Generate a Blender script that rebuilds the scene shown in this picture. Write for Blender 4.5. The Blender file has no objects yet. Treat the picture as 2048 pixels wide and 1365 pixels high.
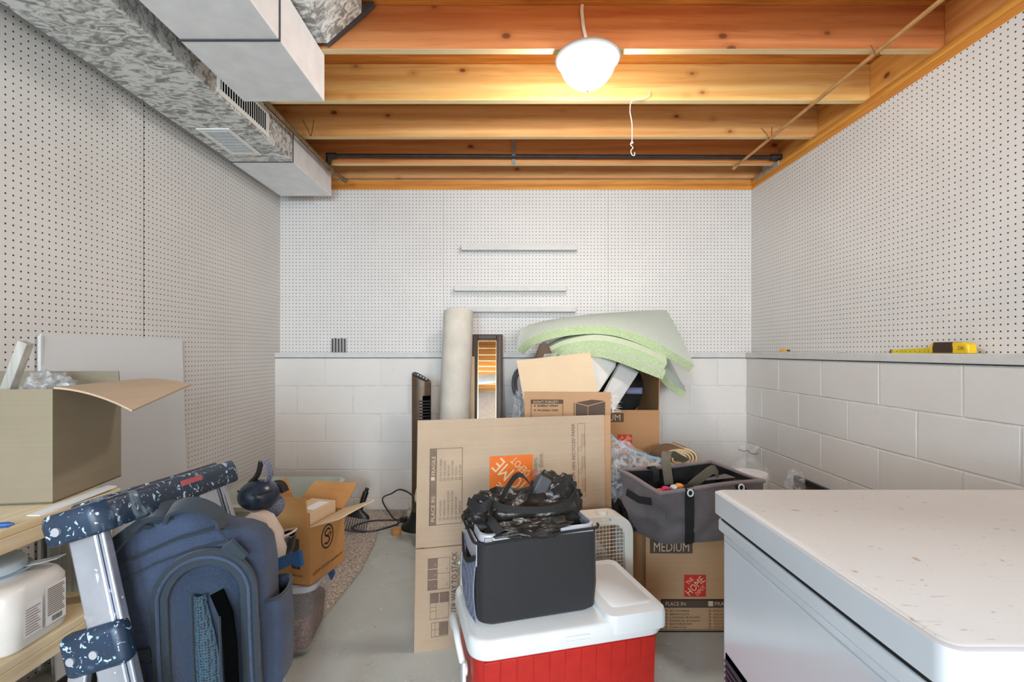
import bpy, math, random
from mathutils import Vector, Matrix, noise
random.seed(7)
PI = math.pi
sc = bpy.context.scene
COL = sc.collection

# ------------------------------------------------------------------ camera, world, lights, exposure
F, VX, VY, EYE = 948.0, 1014.0, 702.5, 1.16
cd = bpy.data.cameras.new('camera'); cam = bpy.data.objects.new('camera', cd); COL.objects.link(cam)
cam.location = (0, 0, EYE); cam.rotation_euler = (PI/2, 0, 0)
cd.sensor_width = 36; cd.lens = 36*F/2048
cd.shift_x = (1024-VX)/2048; cd.shift_y = (VY-682.5)/2048
cd.clip_start = 0.02
sc.camera = cam

def area(name, loc, target, sx, sy, power, col):
    l = bpy.data.lights.new(name, 'AREA'); l.shape = 'RECTANGLE'; l.size = sx; l.size_y = sy
    l.energy = power; l.color = col
    o = bpy.data.objects.new(name, l); COL.objects.link(o); o.location = loc
    o.rotation_euler = (Vector(target)-Vector(loc)).to_track_quat('-Z', 'Y').to_euler()
    return o
w = bpy.data.worlds.new('world'); sc.world = w; w.use_nodes = True
w.node_tree.nodes['Background'].inputs[0].default_value = (0.8, 0.88, 1, 1)
w.node_tree.nodes['Background'].inputs[1].default_value = 0.25
area('ceiling_lamp_behind', (0.85, -3.9, 1.7), (0.2, 3.0, 1.6), 1.7, 1.1, 178, (0.95, 0.98, 1.0))
area('cellar_window_light', (-1.1, -2.7, 1.6), (-1.05, 1.4, 1.2), 0.8, 1.1, 100, (0.56, 0.79, 1.0))
DOME = 91.0
sc.view_settings.view_transform = 'Standard'; sc.view_settings.look = 'None'
sc.view_settings.gamma = 1; sc.view_settings.use_curve_mapping = False
sc.view_settings.exposure = 0.09

# ------------------------------------------------------------------ helpers
def P(px, py, Y):
    return Vector(((px-VX)*Y/F, Y, EYE-(py-VY)*Y/F))
def s2l(c):
    c = c/255.0
    return c/12.92 if c <= 0.04045 else ((c+0.055)/1.055)**2.4
def C3(r, g, b): return (s2l(r), s2l(g), s2l(b), 1)

class MB:
    def __init__(s): s.v = []; s.f = []; s.m = []
    def add(s, vs, fs, m=0):
        o = len(s.v); s.v += [tuple(v) for v in vs]
        for f in fs: s.f.append(tuple(i+o for i in f)); s.m.append(m)
    def box(s, c, d, rz=0, m=0, M=None):
        R = M or Matrix.Rotation(rz, 3, 'Z'); c = Vector(c)
        vs = [c+R@Vector((x*d[0]/2, y*d[1]/2, z*d[2]/2)) for x in (-1, 1) for y in (-1, 1) for z in (-1, 1)]
        s.add(vs, [(0,1,3,2),(4,6,7,5),(0,4,5,1),(2,3,7,6),(0,2,6,4),(1,5,7,3)], m); return s
    def bb(s, x0, x1, y0, y1, z0, z1, m=0):
        return s.box(((x0+x1)/2, (y0+y1)/2, (z0+z1)/2), (x1-x0, y1-y0, z1-z0), m=m)
    def slab(s, q, t, m=0):
        q = [Vector(p) for p in q]; n = (q[1]-q[0]).cross(q[-1]-q[0]).normalized()*t; k = len(q)
        s.add(q+[p-n for p in q], [tuple(range(k)), tuple(range(2*k-1, k-1, -1))] +
              [(i, i+k, (i+1) % k+k, (i+1) % k) for i in range(k)], m); return s
    def loft(s, rings, cap0=True, cap1=True, closed=True, m=0):
        n = len(rings[0]); vs = [p for r in rings for p in r]; fs = []
        for i in range(len(rings)-1):
            for j in range(n if closed else n-1):
                a = i*n+j; b = i*n+(j+1) % n
                fs.append((a, b, b+n, a+n))
        if cap0: fs.append(tuple(range(n-1, -1, -1)))
        if cap1: fs.append(tuple((len(rings)-1)*n+j for j in range(n)))
        s.add(vs, fs, m); return s
    def cyl(s, a, b, r, n=16, r2=None, m=0, cap=True):
        a, b = Vector(a), Vector(b); d = (b-a).normalized()
        u = d.orthogonal().normalized(); v = d.cross(u)
        r2 = r if r2 is None else r2
        R = [[p+(u*math.cos(2*PI*i/n)+v*math.sin(2*PI*i/n))*q for i in range(n)] for p, q in ((a, r), (b, r2))]
        return s.loft(R, cap, cap, m=m)
    def tube(s, pts, r, n=8, m=0, closed=False):
        pts = [Vector(p) for p in pts]; K = len(pts); rings = []
        u = None
        for i, p in enumerate(pts):
            if closed: t = (pts[(i+1) % K]-pts[i-1]).normalized()
            else: t = (pts[min(i+1, K-1)]-pts[max(i-1, 0)]).normalized()
            if u is None: u = t.orthogonal().normalized()
            u = (u-t*u.dot(t)).normalized(); v = t.cross(u)
            rr = r[i] if isinstance(r, (list, tuple)) else r
            rings.append([p+(u*math.cos(2*PI*j/n)+v*math.sin(2*PI*j/n))*rr for j in range(n)])
        if closed: rings.append(rings[0])
        return s.loft(rings, not closed, not closed, m=m)
    def ribbon(s, pts, side, w, t, m=0):
        pts = [Vector(p) for p in pts]; K = len(pts); rings = []
        for i, p in enumerate(pts):
            tg = (pts[min(i+1, K-1)]-pts[max(i-1, 0)]).normalized()
            sd = Vector(side[i] if isinstance(side, list) else side); sd = (sd-tg*sd.dot(tg)).normalized()
            n = tg.cross(sd)
            rings.append([p+sd*w/2+n*t/2, p-sd*w/2+n*t/2, p-sd*w/2-n*t/2, p+sd*w/2-n*t/2])
        return s.loft(rings, m=m)
    def sheet(s, fn, nu, nv, t=0, m=0):
        g = [[Vector(fn(i/nu, j/nv)) for j in range(nv+1)] for i in range(nu+1)]
        top = [p for r in g for p in r]; k = len(top); idx = lambda i, j: i*(nv+1)+j
        fs = [(idx(i, j), idx(i+1, j), idx(i+1, j+1), idx(i, j+1)) for i in range(nu) for j in range(nv)]
        if not t: s.add(top, fs, m); return s
        bot = []
        for i in range(nu+1):
            for j in range(nv+1):
                du = g[min(i+1, nu)][j]-g[max(i-1, 0)][j]; dv = g[i][min(j+1, nv)]-g[i][max(j-1, 0)]
                bot.append(g[i][j]-du.cross(dv).normalized()*t)
        fs += [tuple(q+k for q in reversed(f)) for f in fs]
        per = [idx(i, 0) for i in range(nu)]+[idx(nu, j) for j in range(nv)]+[idx(i, nv) for i in range(nu, 0, -1)]+[idx(0, j) for j in range(nv, 0, -1)]
        for a, b in zip(per, per[1:]+per[:1]): fs.append((a, a+k, b+k, b))
        s.add(top+bot, fs, m); return s
    def build(s, name, mat, parent=None, bevel=0, smooth=False, seg=2, sub=0, **props):
        me = bpy.data.meshes.new(name)
        off = Vector((0, 0, 0))
        me.from_pydata(s.v, [], s.f); me.validate(); me.update()
        import bmesh
        b = bmesh.new(); b.from_mesh(me); bmesh.ops.recalc_face_normals(b, faces=b.faces[:]); b.to_mesh(me); b.free()
        mats = mat if isinstance(mat, (list, tuple)) else [mat]
        for q in mats: me.materials.append(q)
        if len(mats) > 1 and len(me.polygons) == len(s.m): me.polygons.foreach_set('material_index', s.m)
        if smooth: me.polygons.foreach_set('use_smooth', [True]*len(me.polygons))
        o = bpy.data.objects.new(name, me); COL.objects.link(o)
        if parent: o.parent = parent
        if bevel:
            md = o.modifiers.new('b', 'BEVEL'); md.width = bevel; md.segments = seg; md.limit_method = 'ANGLE'; md.angle_limit = 0.6
            md.harden_normals = False
        if sub:
            md = o.modifiers.new('s', 'SUBSURF'); md.levels = sub; md.render_levels = sub
        if smooth and not sub:
            me.set_sharp_from_angle(angle=math.radians(smooth if smooth > 1 else 40))
        for k, x in props.items(): o[k] = x
        return o

def rr(w, d, r, z, n=5, c=(0, 0), rot=0):
    pts = []; ca, sa = math.cos(rot), math.sin(rot)
    for k, (sx, sy) in enumerate(((1, 1), (-1, 1), (-1, -1), (1, -1))):
        for i in range(n+1):
            a = (k+i/n)*PI/2
            x = sx*(w/2-r)+r*math.cos(a); y = sy*(d/2-r)+r*math.sin(a)
            pts.append(Vector((c[0]+x*ca-y*sa, c[1]+x*sa+y*ca, z)))
    return pts
def sell(w, d, z, e=3, n=32, c=(0, 0)):
    out = []
    for i in range(n):
        a = 2*PI*i/n; x, y = math.cos(a), math.sin(a)
        out.append(Vector((c[0]+math.copysign(abs(x)**(2/e), x)*w, c[1]+math.copysign(abs(y)**(2/e), y)*d, z)))
    return out
def cat(pts, n=6):
    pts = [Vector(p) for p in pts]; out = []
    for i in range(len(pts)-1):
        a, b, c, d = pts[max(i-1, 0)], pts[i], pts[i+1], pts[min(i+2, len(pts)-1)]
        for k in range(n):
            t = k/n
            out.append(0.5*((2*b)+(c-a)*t+(2*a-5*b+4*c-d)*t*t+(3*b-a-3*c+d)*t**3))
    out.append(pts[-1]); return out
def samp(pts, t):
    x = t*(len(pts)-1); i = min(int(x), len(pts)-2); return pts[i].lerp(pts[i+1], x-i)

def thing(name, label, cat_, loc=(0, 0, 0), rz=0, group=None, rot=None):
    o = bpy.data.objects.new(name, None); COL.objects.link(o); o.empty_display_size = 0.05
    o.location = loc; o.rotation_euler = rot or (0, 0, rz); o['label'] = label; o['category'] = cat_
    if group: o['group'] = group
    return o
def tag(o, label, cat_, group=None):
    o['label'] = label; o['category'] = cat_
    if group: o['group'] = group
    return o
def struct(o): o['kind'] = 'structure'; return o
def crumple(mb, c, r, seed, amp=0.35, fr=3.0, sub=3, m=0, zfloor=None):
    import bmesh
    b = bmesh.new(); bmesh.ops.create_icosphere(b, subdivisions=sub, radius=1)
    vs = []
    for v in b.verts:
        d = v.co.normalized()
        n1 = noise.noise(d*fr+Vector((seed, 0, 0))); n2 = abs(noise.noise(d*fr*2.3+Vector((0, seed, 0))))
        k = 1+amp*(n1-1.1*n2)
        p = Vector((d.x*r[0]*k, d.y*r[1]*k, d.z*r[2]*k))+Vector(c)
        if zfloor is not None: p.z = max(p.z, zfloor)
        vs.append(p)
    mb.add(vs, [tuple(v.index for v in f.verts) for f in b.faces], m); b.free(); return mb

# ------------------------------------------------------------------ materials
class NT:
    def __init__(s, name):
        s.mat = bpy.data.materials.new(name); s.mat.use_nodes = True; s.t = s.mat.node_tree
        s.b = s.t.nodes['Principled BSDF']
    def n(s, typ, **kw):
        x = s.t.nodes.new(typ)
        for k, v in kw.items():
            if k[0] == 'i' and k[1:].isdigit(): x.inputs[int(k[1:])].default_value = v
            else: setattr(x, k, v)
        return x
    def l(s, a, b): s.t.links.new(a, b)
    def coord(s, which='Object', scale=(1, 1, 1), rot=(0, 0, 0), loc=(0, 0, 0)):
        mp = s.n('ShaderNodeMapping'); mp.inputs['Scale'].default_value = scale; mp.inputs['Rotation'].default_value = rot
        mp.inputs['Location'].default_value = loc
        if which == 'World': s.l(s.n('ShaderNodeNewGeometry').outputs['Position'], mp.inputs[0])
        else: s.l(s.n('ShaderNodeTexCoord').outputs[which], mp.inputs[0])
        return mp.outputs[0]
    def noise(s, co, scale, detail=3, rough=0.5, dist=0):
        x = s.n('ShaderNodeTexNoise'); x.inputs['Scale'].default_value = scale; x.inputs['Detail'].default_value = detail
        x.inputs['Roughness'].default_value = rough; x.inputs['Distortion'].default_value = dist
        s.l(co, x.inputs['Vector']); return x.outputs['Fac']
    def ramp(s, fac, stops, mode='LINEAR'):
        x = s.n('ShaderNodeValToRGB'); cr = x.color_ramp; cr.interpolation = mode
        while len(cr.elements) < len(stops): cr.elements.new(0.5)
        for e, (p, c) in zip(cr.elements, stops):
            e.position = p; e.color = c if len(c) == 4 else (*c, 1)
        s.l(fac, x.inputs[0]); return x.outputs[0]
    def mix(s, fac, a, b, mode='MIX'):
        x = s.n('ShaderNodeMix', data_type='RGBA', blend_type=mode)
        for i, v in ((0, fac), (6, a), (7, b)):
            if hasattr(v, 'links'): s.l(v, x.inputs[i])
            else: x.inputs[i].default_value = v
        return x.outputs[2]
    def math(s, op, a, b=0.0):
        x = s.n('ShaderNodeMath', operation=op)
        for i, v in ((0, a), (1, b)):
            if hasattr(v, 'links'): s.l(v, x.inputs[i])
            else: x.inputs[i].default_value = v
        return x.outputs[0]
    def bump(s, h, strength=0.3, dist=0.002):
        x = s.n('ShaderNodeBump'); x.inputs['Strength'].default_value = strength; x.inputs['Distance'].default_value = dist
        s.l(h, x.inputs['Height']); s.l(x.outputs[0], s.b.inputs['Normal'])
    def col(s, v):
        if hasattr(v, 'links'): s.l(v, s.b.inputs['Base Color'])
        else: s.b.inputs['Base Color'].default_value = v
    def set(s, **kw):
        for k, v in kw.items():
            i = s.b.inputs[k.replace('_', ' ')]
            if hasattr(v, 'links'): s.l(v, i)
            else: i.default_value = v
        return s
def sh(c, k): return (min(c[0]*k, 1), min(c[1]*k, 1), min(c[2]*k, 1), 1)

def plain(name, c, rough=0.5, metal=0, var=0.12, sc_=18, bump=0.15, bs=60, **kw):
    m = NT(name); co = m.coord()
    m.col(m.ramp(m.noise(co, sc_, 4), [(0.3, sh(c, 1-var)), (0.7, sh(c, 1+var))]))
    if bump: m.bump(m.noise(co, bs, 3), bump, 0.002)
    m.set(Roughness=rough, Metallic=metal, **kw); return m.mat
def peg(name, axis):
    m = NT(name)
    p = m.n('ShaderNodeNewGeometry').outputs['Position']
    k = m.n('ShaderNodeVectorMath', operation='SCALE'); k.inputs['Scale'].default_value = 39.37; m.l(p, k.inputs[0])
    fr = m.n('ShaderNodeVectorMath', operation='FRACTION'); m.l(k.outputs[0], fr.inputs[0])
    su = m.n('ShaderNodeVectorMath', operation='SUBTRACT'); m.l(fr.outputs[0], su.inputs[0]); su.inputs[1].default_value = (.5, .5, .5)
    mu = m.n('ShaderNodeVectorMath', operation='MULTIPLY'); m.l(su.outputs[0], mu.inputs[0])
    mu.inputs[1].default_value = (0, 1, 1) if axis == 'x' else (1, 0, 1)
    le = m.n('ShaderNodeVectorMath', operation='LENGTH'); m.l(mu.outputs[0], le.inputs[0])
    hole = m.math('LESS_THAN', le.outputs['Value'], 0.125)
    co = m.coord('World')
    base = m.ramp(m.noise(co, 1.7, 5, 0.6), [(0.3, C3(213, 209, 204)), (0.7, C3(223, 219, 214))])
    scuff = m.ramp(m.noise(co, 9, 6, 0.7), [(0.72, (0, 0, 0, 1)), (0.80, (1, 1, 1, 1))])
    base = m.mix(m.math('MULTIPLY', scuff, 0.14), base, C3(150, 140, 130))
    m.col(m.mix(hole, base, C3(38, 33, 30)))
    m.set(Roughness=0.55); m.bump(m.math('SUBTRACT', 1.0, hole), 0.5, 0.003)
    return m.mat
def wood(name, c1, c2, c3, axis='x', scale=1.0, knots=True, rough=0.6):
    m = NT(name)
    s_ = {'x': (0.35, 6, 6), 'y': (6, 0.35, 6), 'z': (6, 6, 0.35)}[axis]; s_ = tuple(a*scale for a in s_)
    oi = m.n('ShaderNodeObjectInfo').outputs['Random']
    co = m.coord('World', s_)
    ad = m.n('ShaderNodeVectorMath', operation='ADD'); m.l(co, ad.inputs[0])
    cm = m.n('ShaderNodeCombineXYZ'); 
    for i in range(3): m.l(m.math('MULTIPLY', oi, 37.0+i*11), cm.inputs[i])
    m.l(cm.outputs[0], ad.inputs[1]); co = ad.outputs[0]
    wv = m.n('ShaderNodeTexWave', wave_type='BANDS', bands_direction={'x': 'Z', 'y': 'Z', 'z': 'X'}[axis])
    wv.inputs['Scale'].default_value = 0.9; wv.inputs['Distortion'].default_value = 9; wv.inputs['Detail'].default_value = 3
    wv.inputs['Detail Scale'].default_value = 0.8; m.l(co, wv.inputs['Vector'])
    n1 = m.noise(co, 1.2, 5, 0.6, 1.5)
    f = m.math('ADD', m.math('MULTIPLY', wv.outputs['Fac'], 0.16), m.math('MULTIPLY', n1, 0.84))
    col = m.mix(m.math('MULTIPLY', m.ramp(m.noise(m.coord('World', tuple(q*5 for q in s_)), 1.5, 3, 0.6, 0.6), [(0.5, (0, 0, 0, 1)), (0.68, (1, 1, 1, 1))]), 0.5), m.ramp(f, [(0.22, c3), (0.50, c2), (0.78, c1)]), c3)
    hs = m.n('ShaderNodeHueSaturation'); m.l(col, hs.inputs['Color'])
    m.l(m.math('ADD', m.math('MULTIPLY', oi, 0.22), 0.86), hs.inputs['Value'])
    m.l(m.math('ADD', m.math('MULTIPLY', oi, 0.016), 0.492), hs.inputs['Hue'])
    col = hs.outputs['Color']
    if knots:
        kc = m.coord('World', {'x': (4.2, 8.0, 6.5), 'y': (8, 4.2, 6.5), 'z': (5, 5, 2)}[axis], loc=(0.37, 0.21, 0.6))
        ad2 = m.n('ShaderNodeVectorMath', operation='ADD'); m.l(kc, ad2.inputs[0]); m.l(cm.outputs[0], ad2.inputs[1])
        vo = m.n('ShaderNodeTexVoronoi', voronoi_dimensions='3D'); vo.inputs['Scale'].default_value = 1.0; m.l(ad2.outputs[0], vo.inputs['Vector'])
        col = m.mix(m.ramp(vo.outputs['Distance'], [(0.06, (1, 1, 1, 1)), (0.10, (0, 0, 0, 1))]), col, C3(92, 48, 24))
        col = m.mix(m.math('MULTIPLY', m.ramp(vo.outputs['Distance'], [(0.08, (1, 1, 1, 1)), (0.2, (0, 0, 0, 1))]), 0.35), col, C3(160, 88, 40))
    m.col(col); m.set(Roughness=rough); m.bump(f, 0.12, 0.002); return m.mat
def cardboard(name, c, inner=False):
    m = NT(name); co = m.coord('Object', (1, 1, 1))
    a = m.noise(co, 3.5, 5, 0.6); b = m.noise(m.coord('Object', (1, 1, 130)), 1.5, 2)
    f = m.math('ADD', m.math('MULTIPLY', a, 0.7), m.math('MULTIPLY', b, 0.3))
    m.col(m.ramp(f, [(0.35, sh(c, 0.9)), (0.65, sh(c, 1.06))]))
    m.set(Roughness=0.75); m.bump(b, 0.08, 0.002); return m.mat
def spangle(name, lo, hi, stretch=(1, 1, 1), rough=0.45, sc_=28):
    m = NT(name); co = m.coord('World', stretch)
    n = m.noise(co, sc_, 4, 0.65, 1.2)
    m.col(m.ramp(n, [(0.40, lo), (0.47, sh(hi, 0.62)), (0.56, hi)]))
    m.set(Roughness=rough, Metallic=0.2); m.bump(n, 0.1, 0.001); return m.mat
def fabric(name, c, rough=0.85, weave=420, var=0.2, sheen=0.0, bs=0.35):
    m = NT(name); co = m.coord()
    n = m.noise(co, 7, 5, 0.6); wv = m.noise(co, weave, 1)
    f = m.math('ADD', m.math('MULTIPLY', n, 0.6), m.math('MULTIPLY', wv, 0.4))
    m.col(m.ramp(f, [(0.35, sh(c, 1-var)), (0.65, sh(c, 1+var))]))
    m.set(Roughness=rough, Sheen_Weight=sheen); 
    m.bump(m.math('ADD', m.math('MULTIPLY', n, 1.0), m.math('MULTIPLY', wv, 0.25)), bs, 0.006); return m.mat
def splatter(name, c, spot, rough=0.4, metal=0, dens=0.6, sc_=45):
    m = NT(name); co = m.coord()
    n1 = m.noise(m.coord('Object', (1, 1, 1)), sc_, 3, 0.55, 0.8); n2 = m.noise(co, 9, 4, 0.6, 1.0)
    s1 = m.ramp(n1, [(dens, (0, 0, 0, 1)), (dens+0.03, (1, 1, 1, 1))])
    s2 = m.ramp(n2, [(0.60, (0, 0, 0, 1)), (0.75, (1, 1, 1, 1))])
    base = m.ramp(m.noise(co, 5, 5), [(0.35, sh(c, 0.75)), (0.65, sh(c, 1.3))])
    col = m.mix(m.math('MULTIPLY', s2, 0.7), base, spot); col = m.mix(s1, col, sh(spot, 1.1))
    m.col(col); m.set(Roughness=rough, Metallic=m.math('MULTIPLY', m.math('SUBTRACT', 1.0, s1), metal) if metal else 0.0); return m.mat
def film(name, c, rough=0.12, alpha=0.25):
    m = NT(name); n = m.noise(m.coord(), 22, 4, 0.6, 1.5)
    m.col(c); m.set(Roughness=rough); m.b.inputs['Specular IOR Level'].default_value = 0.9
    m.l(m.ramp(n, [(0.42, (alpha*0.5,)*3+(1,)), (0.62, (min(1, alpha*2.2),)*3+(1,))]), m.b.inputs['Alpha'])
    m.bump(n, 0.6, 0.01); return m.mat

M = {}
M['peg_x'] = peg('white_pegboard_side', 'x'); M['peg_y'] = peg('white_pegboard_back', 'y')
def blockmat():
    m = NT('painted_block'); co = m.coord('World'); oi = m.n('ShaderNodeObjectInfo').outputs['Random']
    n = m.noise(co, 1.6, 4, 0.6)
    base = m.ramp(n, [(0.3, C3(218, 213, 207)), (0.7, C3(226, 222, 216))])
    base = m.mix(m.math('MULTIPLY', oi, 0.08), base, C3(190, 182, 176))
    pits = m.ramp(m.noise(co, 42, 2, 0.5), [(0.22, (1, 1, 1, 1)), (0.25, (0, 0, 0, 1))])
    m.col(m.mix(m.math('MULTIPLY', pits, 0.35), base, C3(120, 110, 100)))
    m.set(Roughness=0.6); m.bump(m.math('ADD', m.noise(co, 160, 3), m.math('MULTIPLY', m.noise(co, 9, 2), 0.8)), 0.35, 0.002); return m.mat
M['block'] = blockmat()
M['mortar'] = plain('painted_mortar', C3(218, 213, 207), 0.65, bump=0.4)
M['white_trim'] = plain('white_painted_wood', C3(205, 203, 199), 0.5, var=0.05)
M['white_board'] = plain('white_hardboard', C3(216, 217, 217), 0.35, var=0.02, sc_=4, bump=0.03)
M['joist'] = wood('pine_joist', C3(238, 196, 132), C3(226, 172, 104), C3(202, 136, 74), 'x')
M['joist_lit_underside'] = wood('bounce_lit_joist_underside', C3(248, 226, 178), C3(240, 212, 158), C3(222, 184, 122), 'x', 1, False)  # paler pine: bounce light on the joist undersides put into the colour
M['joist_red'] = wood('reddish_pine_joist', C3(226, 160, 98), C3(212, 138, 76), C3(180, 100, 50), 'x')
M['rim'] = wood('rim_joist', C3(224, 166, 92), C3(210, 144, 70), C3(176, 108, 50), 'y')
M['ply'] = wood('plywood_subfloor', C3(226, 152, 74), C3(204, 122, 48), C3(150, 78, 26), 'x', 2.2, False)
M['plate'] = wood('pine_plate', C3(226, 158, 74), C3(208, 134, 52), C3(170, 96, 34), 'x', 1, True)
M['plate_y'] = wood('pine_plate_side', C3(226, 158, 74), C3(208, 134, 52), C3(170, 96, 34), 'y', 1, True)
M['shelfwood'] = wood('shelf_pine', C3(232, 220, 194), C3(222, 204, 170), C3(200, 170, 124), 'y', 1, False)
M['stick'] = wood('grey_stick', C3(190, 188, 180), C3(168, 164, 156), C3(140, 134, 124), 'z', 2, False)
def floormat():
    m = NT('painted_concrete'); co = m.coord('World')
    n = m.noise(co, 2.2, 6, 0.6)
    base = m.ramp(n, [(0.3, C3(172, 175, 168)), (0.7, C3(190, 193, 187))])
    sp = m.ramp(m.noise(co, 38, 4, 0.6, 0.6), [(0.69, (0, 0, 0, 1)), (0.72, (1, 1, 1, 1))])
    col = m.mix(sp, base, C3(226, 225, 220))
    dk = m.ramp(m.noise(m.coord('World', loc=(3, 1, 0)), 26, 3, 0.5, 0.5), [(0.71, (0, 0, 0, 1)), (0.74, (1, 1, 1, 1))])
    col = m.mix(m.math('MULTIPLY', dk, 0.6), col, C3(90, 80, 66))
    st = m.ramp(m.noise(m.coord('World', (2.4, 14, 1), loc=(0.4, 0.2, 0)), 1.4, 5, 0.7), [(0.66, (0, 0, 0, 1)), (0.76, (1, 1, 1, 1))])
    col = m.mix(m.math('MULTIPLY', st, 0.4), col, C3(140, 118, 86))
    m.col(col); m.set(Roughness=m.math('ADD', m.math('MULTIPLY', n, 0.3), 0.12)); m.bump(n, 0.15, 0.004); return m.mat
M['floor'] = floormat()
def carpetmat(name, a, b, c):
    m = NT(name); co = m.coord('World'); n = m.noise(co, 130, 2, 0.7); n2 = m.noise(co, 260, 2)
    m.col(m.ramp(n, [(0.36, a), (0.5, b), (0.62, c)])); m.set(Roughness=0.95); m.bump(n2, 0.9, 0.006); return m.mat
M['carpet'] = carpetmat('speckled_carpet', C3(136, 114, 98), C3(196, 180, 164), C3(228, 218, 206))
M['galv'] = spangle('spangled_galvanised_steel', C3(140, 140, 136), C3(232, 234, 232), (1.0, 1.8, 1.6), 0.5, 17)
M['galv_side'] = spangle('spangled_galvanised_side', C3(104, 100, 90), C3(188, 184, 172), (1.0, 2.6, 1.6), 0.5, 26)
M['sheet'] = plain('smooth_sheet_metal', C3(238, 239, 241), 0.42, 0.05, var=0.06, sc_=12, bump=0.05)
M['seam'] = plain('dark_seam', C3(70, 72, 78), 0.6)
M['register'] = plain('white_register', C3(244, 244, 240), 0.4, var=0.02)
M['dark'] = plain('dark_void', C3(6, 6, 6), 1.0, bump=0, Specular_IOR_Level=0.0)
M['pipe'] = plain('brown_pipe', C3(122, 98, 66), 0.5, 0.3, var=0.3)
M['blackpipe'] = plain('black_iron_pipe', C3(56, 50, 47), 0.55, 0.4, var=0.25)
M['tanpipe'] = plain('tan_copper_tube', C3(186, 140, 84), 0.4, 0.3, var=0.2)
M['wire'] = plain('brown_wire', C3(110, 60, 34), 0.5)
M['strap_metal'] = plain('zinc_strap', C3(172, 176, 178), 0.4, 0.6)
M['white_plastic'] = plain('white_plastic', C3(222, 224, 223), 0.35, var=0.02, bump=0.03)
M['ring'] = plain('fixture_ring', C3(176, 175, 172), 0.6, var=0.02, bump=0)
M['cord_white'] = plain('white_cord', C3(225, 222, 214), 0.6)
def emit():
    m = NT('lit_glass_dome'); m.col((1, 1, 1, 1)); m.b.inputs['Emission Color'].default_value = (1.0, 0.985, 0.965, 1)
    m.b.inputs['Emission Strength'].default_value = DOME; m.b.inputs['Roughness'].default_value = 0.3; return m.mat
M['dome'] = emit()
M['finial'] = plain('finial', C3(214, 196, 170), 0.4)
M['kraft'] = cardboard('kraft_cardboard', C3(184, 160, 134))
M['kraft_warm'] = cardboard('warm_kraft_cardboard', C3(186, 138, 92))
M['kraft_mid'] = cardboard('brown_kraft_cardboard', C3(190, 148, 108))
M['kraft_light'] = cardboard('light_cardboard', C3(210, 184, 150))
M['kraft_grey'] = cardboard('greyish_cardboard', C3(138, 126, 104))
M['kraft_orange'] = cardboard('golden_cardboard', C3(192, 140, 84))
M['ink'] = plain('brown_ink', C3(86, 66, 52), 0.7, bump=0)
M['ink_grey'] = plain('greybrown_ink', C3(122, 100, 84), 0.7, bump=0)
M['ink_black'] = plain('black_ink', C3(34, 28, 26), 0.7, bump=0)
M['orange'] = plain('orange_print', C3(232, 112, 24), 0.6, var=0.04, bump=0)
M['redprint'] = plain('red_print', C3(206, 44, 28), 0.6, var=0.05, bump=0)
M['cream_print'] = plain('cream_print', C3(232, 200, 156), 0.7, var=0.04, bump=0)
M['foam'] = carpetmat('green_foam_face', C3(204, 216, 202), C3(209, 220, 208), C3(214, 225, 214))
M['foam_edge'] = carpetmat('green_foam_edge', C3(176, 190, 144), C3(188, 202, 158), C3(198, 211, 170))
M['foam_y'] = carpetmat('yellow_green_foam_face', C3(214, 228, 196), C3(220, 233, 204), C3(226, 238, 212))
M['linen'] = fabric('woven_linen_roll', C3(210, 202, 188), 0.85, 260, 0.12)
M['frame_brown'] = wood('dark_mirror_frame', C3(92, 66, 50), C3(74, 52, 40), C3(54, 38, 30), 'z', 1, False, 0.4)
def mirrormat():
    m = NT('mirror_glass'); m.col((0.85, 0.87, 0.87, 1)); m.set(Metallic=1.0, Roughness=0.02); return m.mat
M['mirror'] = mirrormat()
M['bronze'] = plain('bronze_plastic', C3(98, 80, 60), 0.32, 0.3, var=0.15)
M['blackpl'] = plain('black_plastic', C3(26, 25, 25), 0.4, var=0.2)
M['blackfab'] = fabric('black_nylon', C3(30, 30, 32), 0.75, 500, 0.16, 0.1, 0.25)
M['blackgloss'] = fabric('black_shiny_nylon', C3(40, 38, 35), 0.34, 90, 0.35, 0, 0.9)
M['webbing'] = fabric('black_webbing', C3(26, 25, 24), 0.8, 700, 0.2)
M['silver'] = plain('silver_liner', C3(196, 198, 208), 0.35, 0.3, var=0.06, bump=0.4, bs=30)
M['greyfab'] = fabric('grey_heather_fabric', C3(104, 95, 94), 0.8, 520, 0.28, 0.1, 1.0)
M['greyfab_trim'] = fabric('grey_bound_rim', C3(126, 114, 112), 0.8, 520, 0.2)
M['olive'] = fabric('olive_webbing', C3(104, 96, 80), 0.85, 600, 0.2)
M['red'] = plain('red_plastic', C3(178, 34, 26), 0.42, var=0.08, sc_=30, bump=0.12, bs=200)
M['navy'] = fabric('navy_backpack_cloth', C3(50, 64, 88), 0.85, 420, 0.34, 0.12, 1.0)
M['navy_dark'] = fabric('navy_strap_cloth', C3(20, 36, 48), 0.75, 500, 0.22, 0.2, 0.6)
M['navy_panel'] = fabric('teal_navy_panel', C3(24, 42, 64), 0.8, 300, 0.4, 0.15, 1.0)
def meshfab(name, c, hi, scl):
    m = NT(name); co = m.coord('Object', (scl, scl, scl)); vo = m.n('ShaderNodeTexVoronoi'); vo.inputs['Scale'].default_value = 1; vo.inputs['Randomness'].default_value = 0.35
    m.l(co, vo.inputs['Vector']); m.col(m.ramp(vo.outputs['Distance'], [(0.25, c), (0.5, hi)])); m.set(Roughness=0.7); m.bump(vo.outputs['Distance'], 0.8, 0.003); return m.mat
M['mesh_navy'] = meshfab('navy_air_mesh', C3(8, 16, 24), C3(46, 72, 88), 190)
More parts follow.
